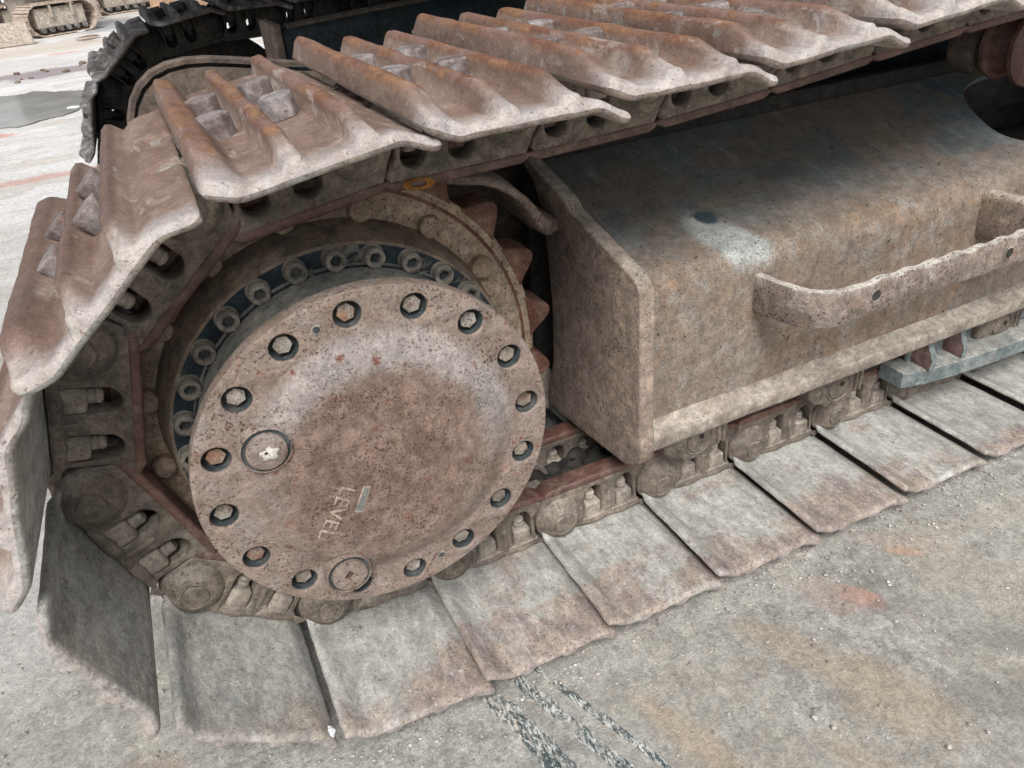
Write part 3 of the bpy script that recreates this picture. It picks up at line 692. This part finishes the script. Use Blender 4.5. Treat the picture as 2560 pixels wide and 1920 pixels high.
# ------------------------------------------------------------------ travel motor guard behind the near track
def guard(dy, x1, mat, dx=0, sgn=1):
    path = [(-.150, .42), (-.150, .50), (-.147, .57), (-.144, .62), (-.140, .655), (-.134, .680), (-.124, .702), (-.110, .720), (-.092, .733), (-.070, .7405), (-.045, .743), (-.015, .741), (.02, .735), (.06, .727), (.10, .719), (.16, .710), (.25, .702), (.36, .697), (.50, .695)]
    path = [(x+dx+.012, z-.015) for x, z in path]
    v = []; f = []; n = len(path); prof = ((.0, 0), (-.0, .0), (.0, .0))
    for k, (px, pz) in enumerate(path):
        a = path[max(0, k-1)]; b = path[min(n-1, k+1)]; tx, tz = b[0]-a[0], b[1]-a[1]; L = math.hypot(tx, tz); nx, nz = -tz/L, tx/L
        for off, yy in ((-.001, dy), (.005, dy-.001*sgn), (.007, dy+.002*sgn), (.007, dy+.020*sgn), (.0, dy+.028*sgn)): v.append((px+nx*off, yy, pz+nz*off))
    for k in range(n-1):
        for j in range(4): f.append((k*5+j, (k+1)*5+j, (k+1)*5+j+1, k*5+j+1))
    rim = mk("motor_guard", v, f, mat)
    p = part("motor_guard", rim)
    pl = [(CX+(px-CX)*.975, CZ+(pz-CZ)*.981) for px, pz in path] + [(path[-1][0]-.01, .20), (-.13, .20)]
    ob("guard_face", to_xz(curve_me("guard_face", [pl], .004, .001, mat, 0), dy+.008*sgn), p)
guard(.605, .62, M['arch'])

# ------------------------------------------------------------------ near track frame
XE = .409
def hood_me(dx=0):
    sec = [(.146, .175), (.146, .25), (.146, .33), (.146, .385)]
    cxh, czh, rr = .188, .408, .042
    for i in range(0, 11):
        a = 180-(75)*i/10; sec.append((cxh+rr*math.cos(R(a)), czh+rr*math.sin(R(a))))
    y_, z_ = sec[-1]
    v = []; f = []
    xs = [XE+.02+i*.04 for i in range(52)]
    ext = [(y_+.001*k, z_+.00027*k) for k in (2, 6)]
    sec2 = sec+ext
    for x in xs:
        for (y, z) in sec2:
            v.append((x, y+.0012*noise.noise(Vector((x*5, z*5, 0))), z))
    n = len(sec2)
    for i in range(len(xs)-1):
        for j in range(n-1): f.append((i*n+j, (i+1)*n+j, (i+1)*n+j+1, i*n+j+1))
    a = mk("a", v, f, M['frame'])
    y0, z0 = sec2[-1]; sl = math.hypot(.448-y0, .536-z0)
    hole = []
    hc = (1.425-XE, .0); hx, hy = .170, .115
    for i in range(48):
        t = 2*PI*i/48; c, s = math.cos(t), math.sin(t)
        hx_ = abs(c)**.72*math.copysign(hx, c); hy_ = abs(s)**.72*math.copysign(hy, s)
        hole.append((1.425+hx_-.35*hy_*(-1)*1.0*(1), .135+hy_))
    hole = [(p[0], p[1]) for p in hole]
    flat = curve_me("b", [[(XE+.02, 0), (2.45, 0), (2.45, sl), (XE+.02, sl)], hole], .005, .0, M['frame'], 0)
    ang = math.atan2(.536-z0, .448-y0)
    flat.transform(Matrix.Translation((0, y0, z0-.0)) @ Matrix.Rotation(ang, 4, 'X') @ Matrix.Translation((0, 0, -.005)))
    return join("track_frame", [a, flat])
FR = part("track_frame", hood_me())
ob("hood_hole_rim", None, FR) if False else None
# end plate
ep_ = None
ep = [(.160, .138), (.147, .144), (.128, .156), (.1175, .168), (.1165, .20), (.1195, .225), (.1215, .436), (.128, .448), (.145, .4585), (.22, .478), (.306, .5005), (.318, .511), (.449, .549), (.452, .535), (.418, .515), (.398, .48), (.385, .42), (.378, .32), (.385, .22), (.405, .15), (.414, .108), (.30, .120)]
def yz_plate(name, pts, x0, x1, bev, mat):
    me = curve_me(name, [pts], (x1-x0)/2, bev, mat, 2)
    me.transform(Matrix.Translation(((x0+x1)/2, 0, 0)) @ Matrix(((0, 0, 1, 0), (1, 0, 0, 0), (0, 1, 0, 0), (0, 0, 0, 1)))); return me
ob("end_plate", yz_plate("end_plate", ep, XE-.003, XE+.022, .004, M['plate']), FR)
# bottom bar
bar = []
lipv = []; lipf = []
secl = [(.150, .160), (.124, .160), (.1200, .163), (.1185, .167), (.1190, .181), (.1205, .1845), (.124, .1865), (.138, .1895), (.143, .193), (.147, .200)]
xs = [XE+.016+i*.025 for i in range(81)]
for x in xs:
    w = .0009*noise.noise(Vector((x*9, 0, 3))); w2 = .0009*noise.noise(Vector((x*14, 5, 3)))
    for y, z in secl: lipv.append((x, y+w, z+.015+w2+(x-.4)*.014))
n = len(secl)
for i in range(len(xs)-1):
    for j in range(n-1): lipf.append((i*n+j, (i+1)*n+j, (i+1)*n+j+1, i*n+j+1))
ob("bottom_bar", mk("bottom_bar", lipv, lipf, M['lip'], ang=50), FR)
# inner box of the frame, dark
ob("frame_box", box_me("frame_box", XE+.25, 2.45, .20, .46, .10, .40, M['dark'], .01), FR)
ob("top_rail", box_me("top_rail", XE+.03, 2.45, .452, .475, .44, .562, M['dark'], .004), FR)  # near-black so the crevice's shade is put into its colour
ob("inner_plate", box_me("inner_plate", XE+.01, 2.45, .475, .490, .10, .50, M['dark'], .004), FR)
# curved scraper arm between sprocket and end plate
def sweep(name, path, w, hgt, mat, closed=False, ridge=.35, seg=10):
    """rounded-rectangle sweep along path of (x,y,z); w along Y, hgt in the normal direction (XZ plane)"""
    v = []; f = []; n = len(path); cs = []
    for k in range(seg*4):
        a = 2*PI*k/(seg*4); c, s = math.cos(a), math.sin(a)
        cs.append((math.copysign(abs(c)**ridge, c), math.copysign(abs(s)**ridge, s)))
    m = len(cs)
    for k, p in enumerate(path):
        a = Vector(path[max(0, k-1)]); b = Vector(path[min(n-1, k+1)]); t = (b-a).normalized()
        nn = Vector((-t.z, 0, t.x)); 
        ww = w[k] if isinstance(w, list) else w; h2 = hgt[k] if isinstance(hgt, list) else hgt
        for c, s in cs: v.append(Vector(p)+Vector((0, 1, 0))*c*ww/2+nn*s*h2/2)
    for k in range(n-1):
        for j in range(m): f.append((k*m+j, (k+1)*m+j, (k+1)*m+(j+1) % m, k*m+(j+1) % m))
    f.append(tuple(range(m))); f.append(tuple(range((n-1)*m, n*m)))
    return mk(name, v, f, mat, ang=50)
pth = [(.05, .600), (.12, .592), (.19, .577), (.247, .562), (.28, .555), (.302, .547), (.325, .532), (.343, .512), (.358, .490), (.370, .474), (.384, .463), (.397, .462)]
pth = [(x+.006, .388, z+.008) for x, z in pth]
arm = sweep("scraper_arm", pth, [.125]*9+[.12, .115, .10], [.016]*7+[.018, .022, .027, .030, .022], M['plate'], ridge=.45)
rough_verts(arm, .003, 25); ob("scraper_arm", arm, FR)
sh = to_xz(curve_me("motor_shield", [[(.35, .27), (.404, .196), (.436, .15), (.462, .108), (.468, .066), (.43, .078), (.38, .10), (.30, .16), (.28, .27)]], .014, .008, M['lip'], 2), .44)
rough_verts(sh, .003, 20); ob("motor_shield", sh, FR)
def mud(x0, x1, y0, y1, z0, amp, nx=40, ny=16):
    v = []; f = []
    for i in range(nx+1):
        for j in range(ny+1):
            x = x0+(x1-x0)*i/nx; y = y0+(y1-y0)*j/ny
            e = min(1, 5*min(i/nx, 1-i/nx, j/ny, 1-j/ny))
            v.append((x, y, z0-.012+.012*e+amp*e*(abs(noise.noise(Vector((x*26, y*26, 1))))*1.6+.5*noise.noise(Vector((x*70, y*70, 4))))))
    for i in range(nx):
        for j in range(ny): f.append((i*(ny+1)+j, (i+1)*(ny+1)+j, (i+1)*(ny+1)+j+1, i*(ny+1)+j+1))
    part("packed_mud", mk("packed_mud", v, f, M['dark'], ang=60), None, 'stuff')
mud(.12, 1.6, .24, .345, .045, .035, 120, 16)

# step: flat bar bent out from the hood, serrated top edge, drilled
def step_me():
    pl = [(.624, .152), (.625, .135), (.627, .115), (.630, .096), (.635, .078), (.642, .063), (.652, .052), (.665, .0450), (.681, .041), (.70, .040)]
    pl += [(.72+.012*i, .040) for i in range(100)]
    v = []; f = []; n = len(pl)
    for k, (x, y) in enumerate(pl):
        a = pl[max(0, k-1)]; b = pl[min(n-1, k+1)]; tx, ty = b[0]-a[0], b[1]-a[1]; L = math.hypot(tx, ty); nx, ny = ty/L, -tx/L
        u = min(1, max(0, (x-.60)/.14))
        zt = .405-.002*u; zb = .346+.012*u
        if x > .715: zt += .0030*(1 if (k % 4) in (0, 1) else -.1)
        if x > .715: zt += .001*noise.noise(Vector((x*40, 1, 1)))
        th = .0080
        for (o, z) in ((-th, zb+.003), (-th, zt-.003), (-th+.002, zt), (th-.002, zt), (th, zt-.003), (th, zb+.003), (th-.002, zb), (-th+.002, zb)):
            v.append((x+nx*o, y+ny*o, z))
    for k in range(n-1):
        for j in range(8): f.append((k*8+j, (k+1)*8+j, (k+1)*8+(j+1) % 8, k*8+(j+1) % 8))
    f.append(tuple(range(8))); f.append(tuple(range((n-1)*8, n*8)))
    me = mk("step", v, f, M['step'], ang=40); rough_verts(me, .0010, 60)
    return me
ST = ob("step", step_me(), FR)
for hx, hz in ((.732, .388), (1.0, .385), (1.27, .385)):
    hm = lathe("step_hole", [(.0105, .0340), (.0088, .0328), (.0078, .0335), (.0072, .0345)], 24, M['step'], hx, hz)
    fl = to_xz(curve_me("f", [circ(hx, hz, .0078, 20)], .0004, 0, M['dark'], 0), .0333)
    hj = join("step_hole", [hm, fl]); hj.transform(Matrix.Translation((0, -.0028, -.003))); ob("step_hole", hj, FR)
# second step bracket root at the right edge
ob("step_root", box_me("step_root", 1.078, 1.112, .046, .155, .350, .432, M['plate'], .012, 3, 1, .003, 30), FR)

# carrier roller under the top run
def carrier(x):
    a = lathe("carrier_roller", [(0, .240), (.045, .240), (.050, .243), (.062, .246), (.066, .250), (.066, .257), (.057, .261), (.050, .265), (.050, .30), (.052, .304), (.060, .308), (.060, .315), (.04, .32), (0, .32)], 48, M['rail'], x, .612)
    p = part("carrier_roller", a)
    ob("roller_hub", lathe("roller_hub", [(0, .232), (.022, .232), (.026, .235), (.026, .242)], 32, M['housing'], x, .612), p)
    ob("roller_bracket", lathe("roller_bracket", [(0, .335), (.040, .335), (.046, .342), (.046, .38), (.04, .39), (0, .39)], 40, M['arch'], x-.004, .60), p)
carrier(1.285)
# lower rollers with end collars
def roller(x):
    a = lathe("track_roller", [(0, .20), (.05, .20), (.066, .204), (.072, .21), (.072, .222), (.058, .226), (.056, .26), (.056, .31), (.058, .344), (.072, .348), (.072, .36), (0, .37)], 40, M['rail'], x, .150)
    p = part("track_roller", a)
    pts = [(x-.062, .165), (x-.062, .125), (x-.050, .108), (x-.030, .103), (x-.024, .093), (x+.022, .093), (x+.030, .103), (x+.052, .110), (x+.062, .128), (x+.062, .165)]
    c = to_xz(curve_me("roller_collar", [pts], .018, .006, M['link'], 3), .180); rough_verts(c, .0012, 50, int(x*10)); ob("roller_collar", c, p)
    ob("roller_cap", lathe("roller_cap", [(0, .1572), (.020, .1572), (.0218, .1585), (.0225, .1612), (.0245, .1612), (.0255, .159), (.0275, .1615)], 36, M['link'], x, .131), p)
    ob("cap_plug", lathe("cap_plug", [(0, .1555), (.004, .1555), (.005, .158)], 12, M['dark'], x+.004, .139), p)
    for dx in (.040, .050): ob("collar_rib", box_me("collar_rib", x+dx-.0025, x+dx+.0025, .158, .17, .110, .160, M['link'], .002), p)
for rx in (.545, .840, 1.245, 1.60, 1.95): roller(rx)
# track guide: blue-grey curved bar on gussets
def guide():
    pl = [(.985, .150), (1.03, .139), (1.10, .130), (1.2, .124), (1.35, .120), (1.5, .120), (1.65, .124), (1.78, .133)]
    v = []; f = []; n = len(pl)
    for k, (x, y) in enumerate(pl):
        for (dy, z) in ((0, .085), (0, .113), (.002, .115), (.05, .117), (.05, .085)): v.append((x, y+dy, z+.006*(x-1)))
    for k in range(n-1):
        for j in range(5): f.append((k*5+j, (k+1)*5+j, (k+1)*5+(j+1) % 5, k*5+(j+1) % 5))
    f.append((0, 1, 2, 3, 4)); f.append(tuple(range((n-1)*5, n*5)))
    p = part("track_guide", mk("track_guide", v, f, M['bluegrey'], ang=30))
    for gx, mt in ((1.035, M['gusset']), (1.115, M['gusset']), (1.50, M['gusset']), (1.58, M['gusset'])):
        pts = [(.135, .114), (.132, .135), (.150, .170), (.205, .170), (.205, .114)]
        ob("gusset", yz_plate("gusset", [(a+.0, b) for a, b in pts], gx-.006, gx+.006, .001, mt), p)
        ob("gusset_edge", yz_plate("gusset_edge", [(.1342, .114), (.1312, .135), (.1492, .171), (.1505, .171), (.1330, .1355), (.1355, .114)], gx-.0062, gx+.0062, .0003, M['bluegrey']), p)
    ob("guide_back", box_me("guide_back", 1.02, 1.62, .175, .183, .10, .165, M['bluegrey'], .002), p)
guide()
# idler wheel at the far end
part("idler", lathe("idler", [(0, .20), (.12, .20), (.14, .23), (.20, .25), (.25, .25), (.270, .26), (.270, .31), (.25, .32), (.14, .34), (0, .37)], 64, M['housing'], 2.62, .361))
# orange crayon ring on a link
mk_ring = lathe("paint_mark", [(.0085, 0), (.0125, -.0006), (.0165, 0)], 32, M['mark_orange'])
mr = part("paint_mark", mk_ring, Matrix.Translation((.156, .2035, .6165)) @ Matrix.Rotation(R(4), 4, 'Y') @ Matrix.Diagonal((1.2, 1, .42, 1)))

# ------------------------------------------------------------------ far side of the machine
cbt = [(.285, .10), (.285, .645)] + [(.30+.07*i, .658+.030*math.sin(PI*min(1, i/22))) for i in range(0, 30)] + [(2.4, .69), (2.4, .10)]
cb = to_xz(curve_me("side_frame", [cbt], .014, .003, M['navy'], 1), 1.62)
CB = part("side_frame", cb)
edge = [(x, .628, z) for x, z in []]
ev = [(.30+.07*i, 1.612, .658+.030*math.sin(PI*min(1, i/22))) for i in range(0, 30)]
ob("frame_edge", sweep("frame_edge", ev, .05, .010, M['arch'], ridge=.4, seg=4), CB)
ob("frame_end", box_me("frame_end", .262, .283, 1.60, 1.80, .10, .665, M['plate'], .003), CB)
part("far_sprocket", lathe("far_sprocket", [(0, 2.05), (.17, 2.05), (.20, 2.08), (.28, 2.12), (.29, 2.13), (.29, 2.17), (0, 2.2)], 60, M['dark'], CX+FDX, CZ))
# car body and upper structure overhead (they shade the middle of the machine)
part("car_body", box_me("car_body", .95, 2.3, .62, 1.60, .42, .90, M['navy'], .03, 3))
part("slew_ring", lathe("slew_ring", [(0, -.05), (.48, -.05), (.50, -.04), (.50, .06), (0, .06)], 64, M['dark']), Matrix.Translation((1.6, 1.12, .94)) @ Matrix.Rotation(R(90), 4, 'X'))
hp = [(-.25, .62), (-.05, .42), (3.3, .32), (3.3, 2.5), (-.05, 2.5), (-.25, 2.2)]
up = curve_me("upper_structure", [hp], .25, .03, M['navy'], 3); up.transform(Matrix.Translation((0, 0, 1.28))); part("upper_structure", up)

# ------------------------------------------------------------------ ground
def ground():
    def axis(lo, hi, c0, c1, st, grow):
        a = [c0+st*i for i in range(int((c1-c0)/st)+1)]; b = []; x = a[-1]; s = st
        while x < hi: s *= grow; x += s; b.append(x)
        d = []; x = a[0]; s = st
        while x > lo: s *= grow; x -= s; d.append(x)
        return list(reversed(d))+a+b
    xs = axis(-70, 90, -1.1, 1.5, .0125, 1.16); ys = axis(-40, 120, -.65, 1.0, .0125, 1.14)
    v = []; f = []
    for x in xs:
        for y in ys:
            near = 1 if abs(x) < 4 and abs(y) < 6 else .0
            z = GZ-.002 + near*(.0035*noise.noise(Vector((x*3, y*3, 0)))+.0028*noise.noise(Vector((x*11, y*11, 5)))+.0012*noise.noise(Vector((x*34, y*34, 5))))
            v.append((x, y, z))
    n = len(ys)
    for i in range(len(xs)-1):
        for j in range(n-1): f.append((i*n+j, (i+1)*n+j, (i+1)*n+j+1, i*n+j+1))
    me = mk("ground", v, f, M['ground'], ang=180)
    o = ob("ground", me); o['kind'] = 'structure'; return o
ground()
pud = [(-1.6, 6.5), (-.99, 6.44), (-.935, 6.42), (-.725, 6.39), (-.60, 6.34), (-.51, 6.28), (-.40, 6.10), (-.30, 5.9), (-.36, 5.7), (-.42, 5.45), (-.44, 5.31), (-.50, 5.28), (-.544, 5.24), (-.62, 5.16), (-.716, 5.08), (-.845, 5.09), (-1.0, 5.0), (-1.7, 4.9)]
pp = []
for i in range(len(pud)):
    a, b = Vector(pud[i]), Vector(pud[(i+1) % len(pud)])
    for k in range(8):
        q = a.lerp(b, k/8); nz = noise.noise_vector(Vector((q.x*9, q.y*4, 2))); nz2 = noise.noise_vector(Vector((q.x*30, q.y*14, 7)))
        pp.append((q.x+.03*nz.x+.012*nz2.x, q.y+.10*nz.y+.04*nz2.y))
pud = pp
pm = curve_me("puddle", [pud], .001, 0, M['water'], 0); pm.transform(Matrix.Translation((0, 0, GZ+.004)))
po = ob("puddle", pm); po['kind'] = 'structure'

# stones and scraps
rs = random.Random(11)
def chip(x, y, r, mat, name, label, cat, group=None, flat=.5):
    bm = bmesh.new(); bmesh.ops.create_icosphere(bm, subdivisions=2, radius=r)
    for v in bm.verts:
        v.co += Vector(noise.noise_vector(v.co*(1.6/r)+Vector((x*50, y*50, 0))))*r*.45; v.co.z *= flat
    me = bpy.data.meshes.new(name); bm.to_mesh(me); bm.free(); me.materials.append(mat); fin_mesh(me, True, 30)
    o = ob(name, me, None, Matrix.Translation((x, y, GZ+r*flat*.5)) @ Matrix.Rotation(rs.uniform(0, 6), 4, 'Z')); tag(o, label, cat, group); return o
CH = ((.449, -.222, .0042, "upper of two white stone chips on bare concrete left of the tan scuff"), (.459, -.244, .0038, "lower of two white stone chips, touching the tan scuff's left end"),
      (.66, -.16, .0028, "tiny pale chip on the grey concrete below the orange brick mark"), (.71, -.10, .0024, "tiny pale chip on concrete between the two orange brick marks"),
      (.56, -.33, .003, "pale chip on the concrete in the lower right corner area"), (-.12, -.10, .0025, "small pale chip on the concrete below the tilted shoe at lower left"),
      (-.40, .06, .0035, "pale chip lying on concrete at the lower left edge of the picture"))
for x, y, r, lb_ in CH: chip(x, y, r, M['stone'], "stone_chip", lb_, "stone", "pale stone chips on the concrete", .6)
chip(-.455, .425, .016, M['paper'], "paper_scrap", "small white scrap at the left edge, under the lowest raised shoe", "scrap", None, .3)

# ------------------------------------------------------------------ background machines and blocks
def block(name, x0, x1, y, h, dep, mat, label, cat, rz=0, taper=.02, group=None):
    bm = bmesh.new(); bmesh.ops.create_cube(bm, size=1); w = x1-x0
    for v in bm.verts:
        t = 1 if v.co.z > 0 else 0
        v.co = Vector((v.co.x*(w-2*taper*t), v.co.y*dep, (v.co.z+.5)*h))
    bmesh.ops.bevel(bm, geom=bm.edges[:], offset=.008, segments=2, affect='EDGES')
    bmesh.ops.subdivide_edges(bm, edges=bm.edges[:], cuts=3, use_grid_fill=True)
    me = bpy.data.meshes.new(name); bm.to_mesh(me); bm.free(); me.materials.append(mat); fin_mesh(me); rough_verts(me, .010, 6, x0)
    o = ob(name, me, None, Matrix.Translation(((x0+x1)/2, y, GZ)) @ Matrix.Rotation(R(rz), 4, 'Z')); tag(o, label, cat, group); return o
block("concrete_block", -1.50, -.92, 10.25, .235, .16, M['concrete_block'], "weathered pale concrete block in the top left corner, nearest of the two blocks", "concrete block", 5)
block("concrete_block", -.55, -.17, 12.75, .27, .16, M['concrete_block'], "pale concrete block between the two dusty parked undercarriages at top left", "concrete block", 4)
block("timber_board", .50, 2.2, 12.9, .40, .05, M['board'], "brown board standing upright behind the far track, at the top edge", "board", 0)

def bg_crawler(name, loc, rz, ln, hgt, wid, label, body=True):
    e = empty(name, (loc[0], loc[1], GZ)); e.rotation_euler = (0, 0, R(rz)); tag(e, label, "crawler machine")
    r = hgt/2; n = 26; per = 2*(ln-2*r)+2*PI*r; st = per/n
    sm = box_me("track_shoe", -st*.47, st*.47, -wid/2, wid/2, -.006, .006, M['pale_grouser'], .002, 1)
    gm = box_me("grouser", -.006, .006, -wid/2, wid/2, .005, .024, M['pale_grouser'], .002, 1)
    for side in (0, 1):
        for i in range(n):
            s = i*st+.3*st*side
            if s < ln-2*r: p = (-(ln/2-r)+s, hgt, 0, 0)
            elif s < ln-2*r+PI*r:
                a = (s-(ln-2*r))/r; p = (ln/2-r+r*math.sin(a), r+r*math.cos(a), a, 0)
            elif s < 2*(ln-2*r)+PI*r: p = (ln/2-r-(s-(ln-2*r)-PI*r), 0, PI, 0)
            else:
                a = PI+(s-2*(ln-2*r)-PI*r)/r; p = (-(ln/2-r)+r*math.sin(a), r+r*math.cos(a), a, 0)
            mm = Matrix.Translation((p[0], side*.75, p[1]+.012)) @ Matrix.Rotation(p[2], 4, 'Y')
            o = ob("track_shoe", sm, e, mm); ob("grouser", gm, o)
    for side in (0, 1):
        ob("side_frame", box_me("side_frame", -(ln/2-r*.7), ln/2-r*.7, side*.75-wid*.36, side*.75+wid*.30, hgt*.26, hgt*.92, M['pale_machine'], .02, 3, 2, .006, 12), e)
        for k in range(6):
            x = -(ln/2-r)+(ln-2*r)*k/5
            ob("roller", lathe("roller", [(0, side*.75-wid*.42), (.028, side*.75-wid*.42), (.03, side*.75-wid*.38), (.03, side*.75)], 12, M['far_shoe'], x, .07), e)
        for gx in (-.12, .14): ob("rib", box_me("rib", gx-.008, gx+.008, side*.75-wid*.5, side*.75-wid*.3, hgt*.6, hgt*1.0, M['pale_machine'], .002), e)
    ob("car_body", box_me("car_body", -ln*.28, ln*.28, .1, .65, hgt*.5, hgt*1.4, M['pale_machine'], .03, 3, 2, .008, 9), e)
    if body: ob("house", box_me("house", -ln*.45, ln*.45, -.1, .95, hgt*1.55, hgt*3.4, M['navy'], .04, 3), e)
bg_crawler("parked_crawler", (-.66, 11.1), 30, .85, .33, .34, "dusty pale crawler undercarriage parked right of the corner block, far top left")
bg_crawler("parked_crawler", (.20, 13.45), 28, 1.0, .33, .34, "dusty pale crawler undercarriage behind the second block, just left of the board")
block("cabin_wall", -3.2, -1.35, 12.6, .9, 1.2, M['bluegrey'], "dark blue-grey machine body behind the corner block", "machine body", 0)
# coil of rope
cv = []
for i in range(90):
    a = i/90*2*PI*2.3; rr = .085+.02*math.sin(a*.7)
    cv.append((-.36+rr*1.35*math.cos(a), 9.95+rr*2.2*math.sin(a), GZ+.012+.006*(i/45)))
ro = ob("rope_coil", sweep("rope_coil", cv, .016, .016, M['rope'], ridge=1, seg=2)); tag(ro, "loose brown rope coil lying on the pale yard at top left", "rope")
for x, y, w in ((-.45, 11.05, .05), (-.48, 5.45, .045), (-.80, 6.16, .02)):
    o = chip(x, y, w, M['paper'], "white_scrap", {-.45: "flat white scrap by the far parked undercarriage", -.48: "flat white scrap at the right edge of the puddle", -.80: "small white scrap floating in the puddle"}[x], "scrap", None, .15)

# flakes and lumps stuck on the lower shoes, crumbs on the concrete
def flat_flake(name, x, y, z, rx, ry, mat, label, cat, seed):
    pts = []
    for i in range(26):
        a = 2*PI*i/26; k = 1+.35*noise.noise(Vector((math.cos(a)*1.7, math.sin(a)*1.7, seed)))+.15*noise.noise(Vector((math.cos(a)*5, math.sin(a)*5, seed)))
        pts.append((rx*k*math.cos(a), ry*k*math.sin(a)))
    me = curve_me(name, [pts], .0010, .0004, mat, 1); rough_verts(me, .0005, 80)
    o = ob(name, me, None, Matrix.Translation((x, y, z))); tag(o, label, cat); return o
flat_flake("paint_flake", -.070, .047, .0045, .021, .014, M['bluestone'], "blue-grey flake on the near left corner of the second flat shoe from the left", "flake", 3)
chip(-.118, .012, .008, M['paper'], "mortar_lump", "small white lump on the near right corner of the leftmost flat shoe", "lump", None, .6).location.z = .028
def crumbs():
    rc = random.Random(21); v = []; f = []
    ico = [Vector(p) for p in ((0, 0, 1), (.9, 0, .1), (.28, .85, .1), (-.72, .52, .1), (-.72, -.52, .1), (.28, -.85, .1), (0, 0, -.5))]
    fc = [(0, 1, 2), (0, 2, 3), (0, 3, 4), (0, 4, 5), (0, 5, 1), (6, 2, 1), (6, 3, 2), (6, 4, 3), (6, 5, 4), (6, 1, 5)]
    n = 0
    while n < 9000:
        x = rc.uniform(-.9, 1.6)
        y = (-abs(rc.gauss(0, .06))+.03) if rc.random() < .5 else rc.uniform(-.55, .1)
        if x < -.3: y = rc.uniform(-.3, 1.2)
        r_ = .0006+.0030*rc.random()**6; a = rc.uniform(0, 6.28); b = len(v)
        for p in ico:
            q = Vector((p.x*math.cos(a)-p.y*math.sin(a), p.x*math.sin(a)+p.y*math.cos(a), p.z*.6))*r_*rc.uniform(.75, 1.25)
            v.append((x+q.x, y+q.y, GZ+.0008+q.z))
        f += [(i+b, j+b, k+b) for i, j, k in fc]; n += 1
    me = mk("dirt_crumbs", v, f, M['crumb'], ang=20); o = ob("dirt_crumbs", me); o['kind'] = 'stuff'; tag(o, "fine dirt crumbs and grit scattered on the concrete beside the lower shoes", "grit")
crumbs()

for k in range(10):
    x = rs.uniform(-1.0, -.42); y = rs.uniform(7.1, 7.8)
    chip(x, y, rs.uniform(.012, .035), M['gusset'] if k % 3 == 0 else M['housing'], "mud_clod", "small dark reddish mud clod on the pale open yard beyond the puddle", "clod", "mud clods scattered on the yard beyond the puddle", .45)

chip(-.152, .185, .015, M['housing'], "mud_lump", "dried brown mud lump stuck on the leftmost flat shoe under the round cover", "mud", None, .5).location.z = .030
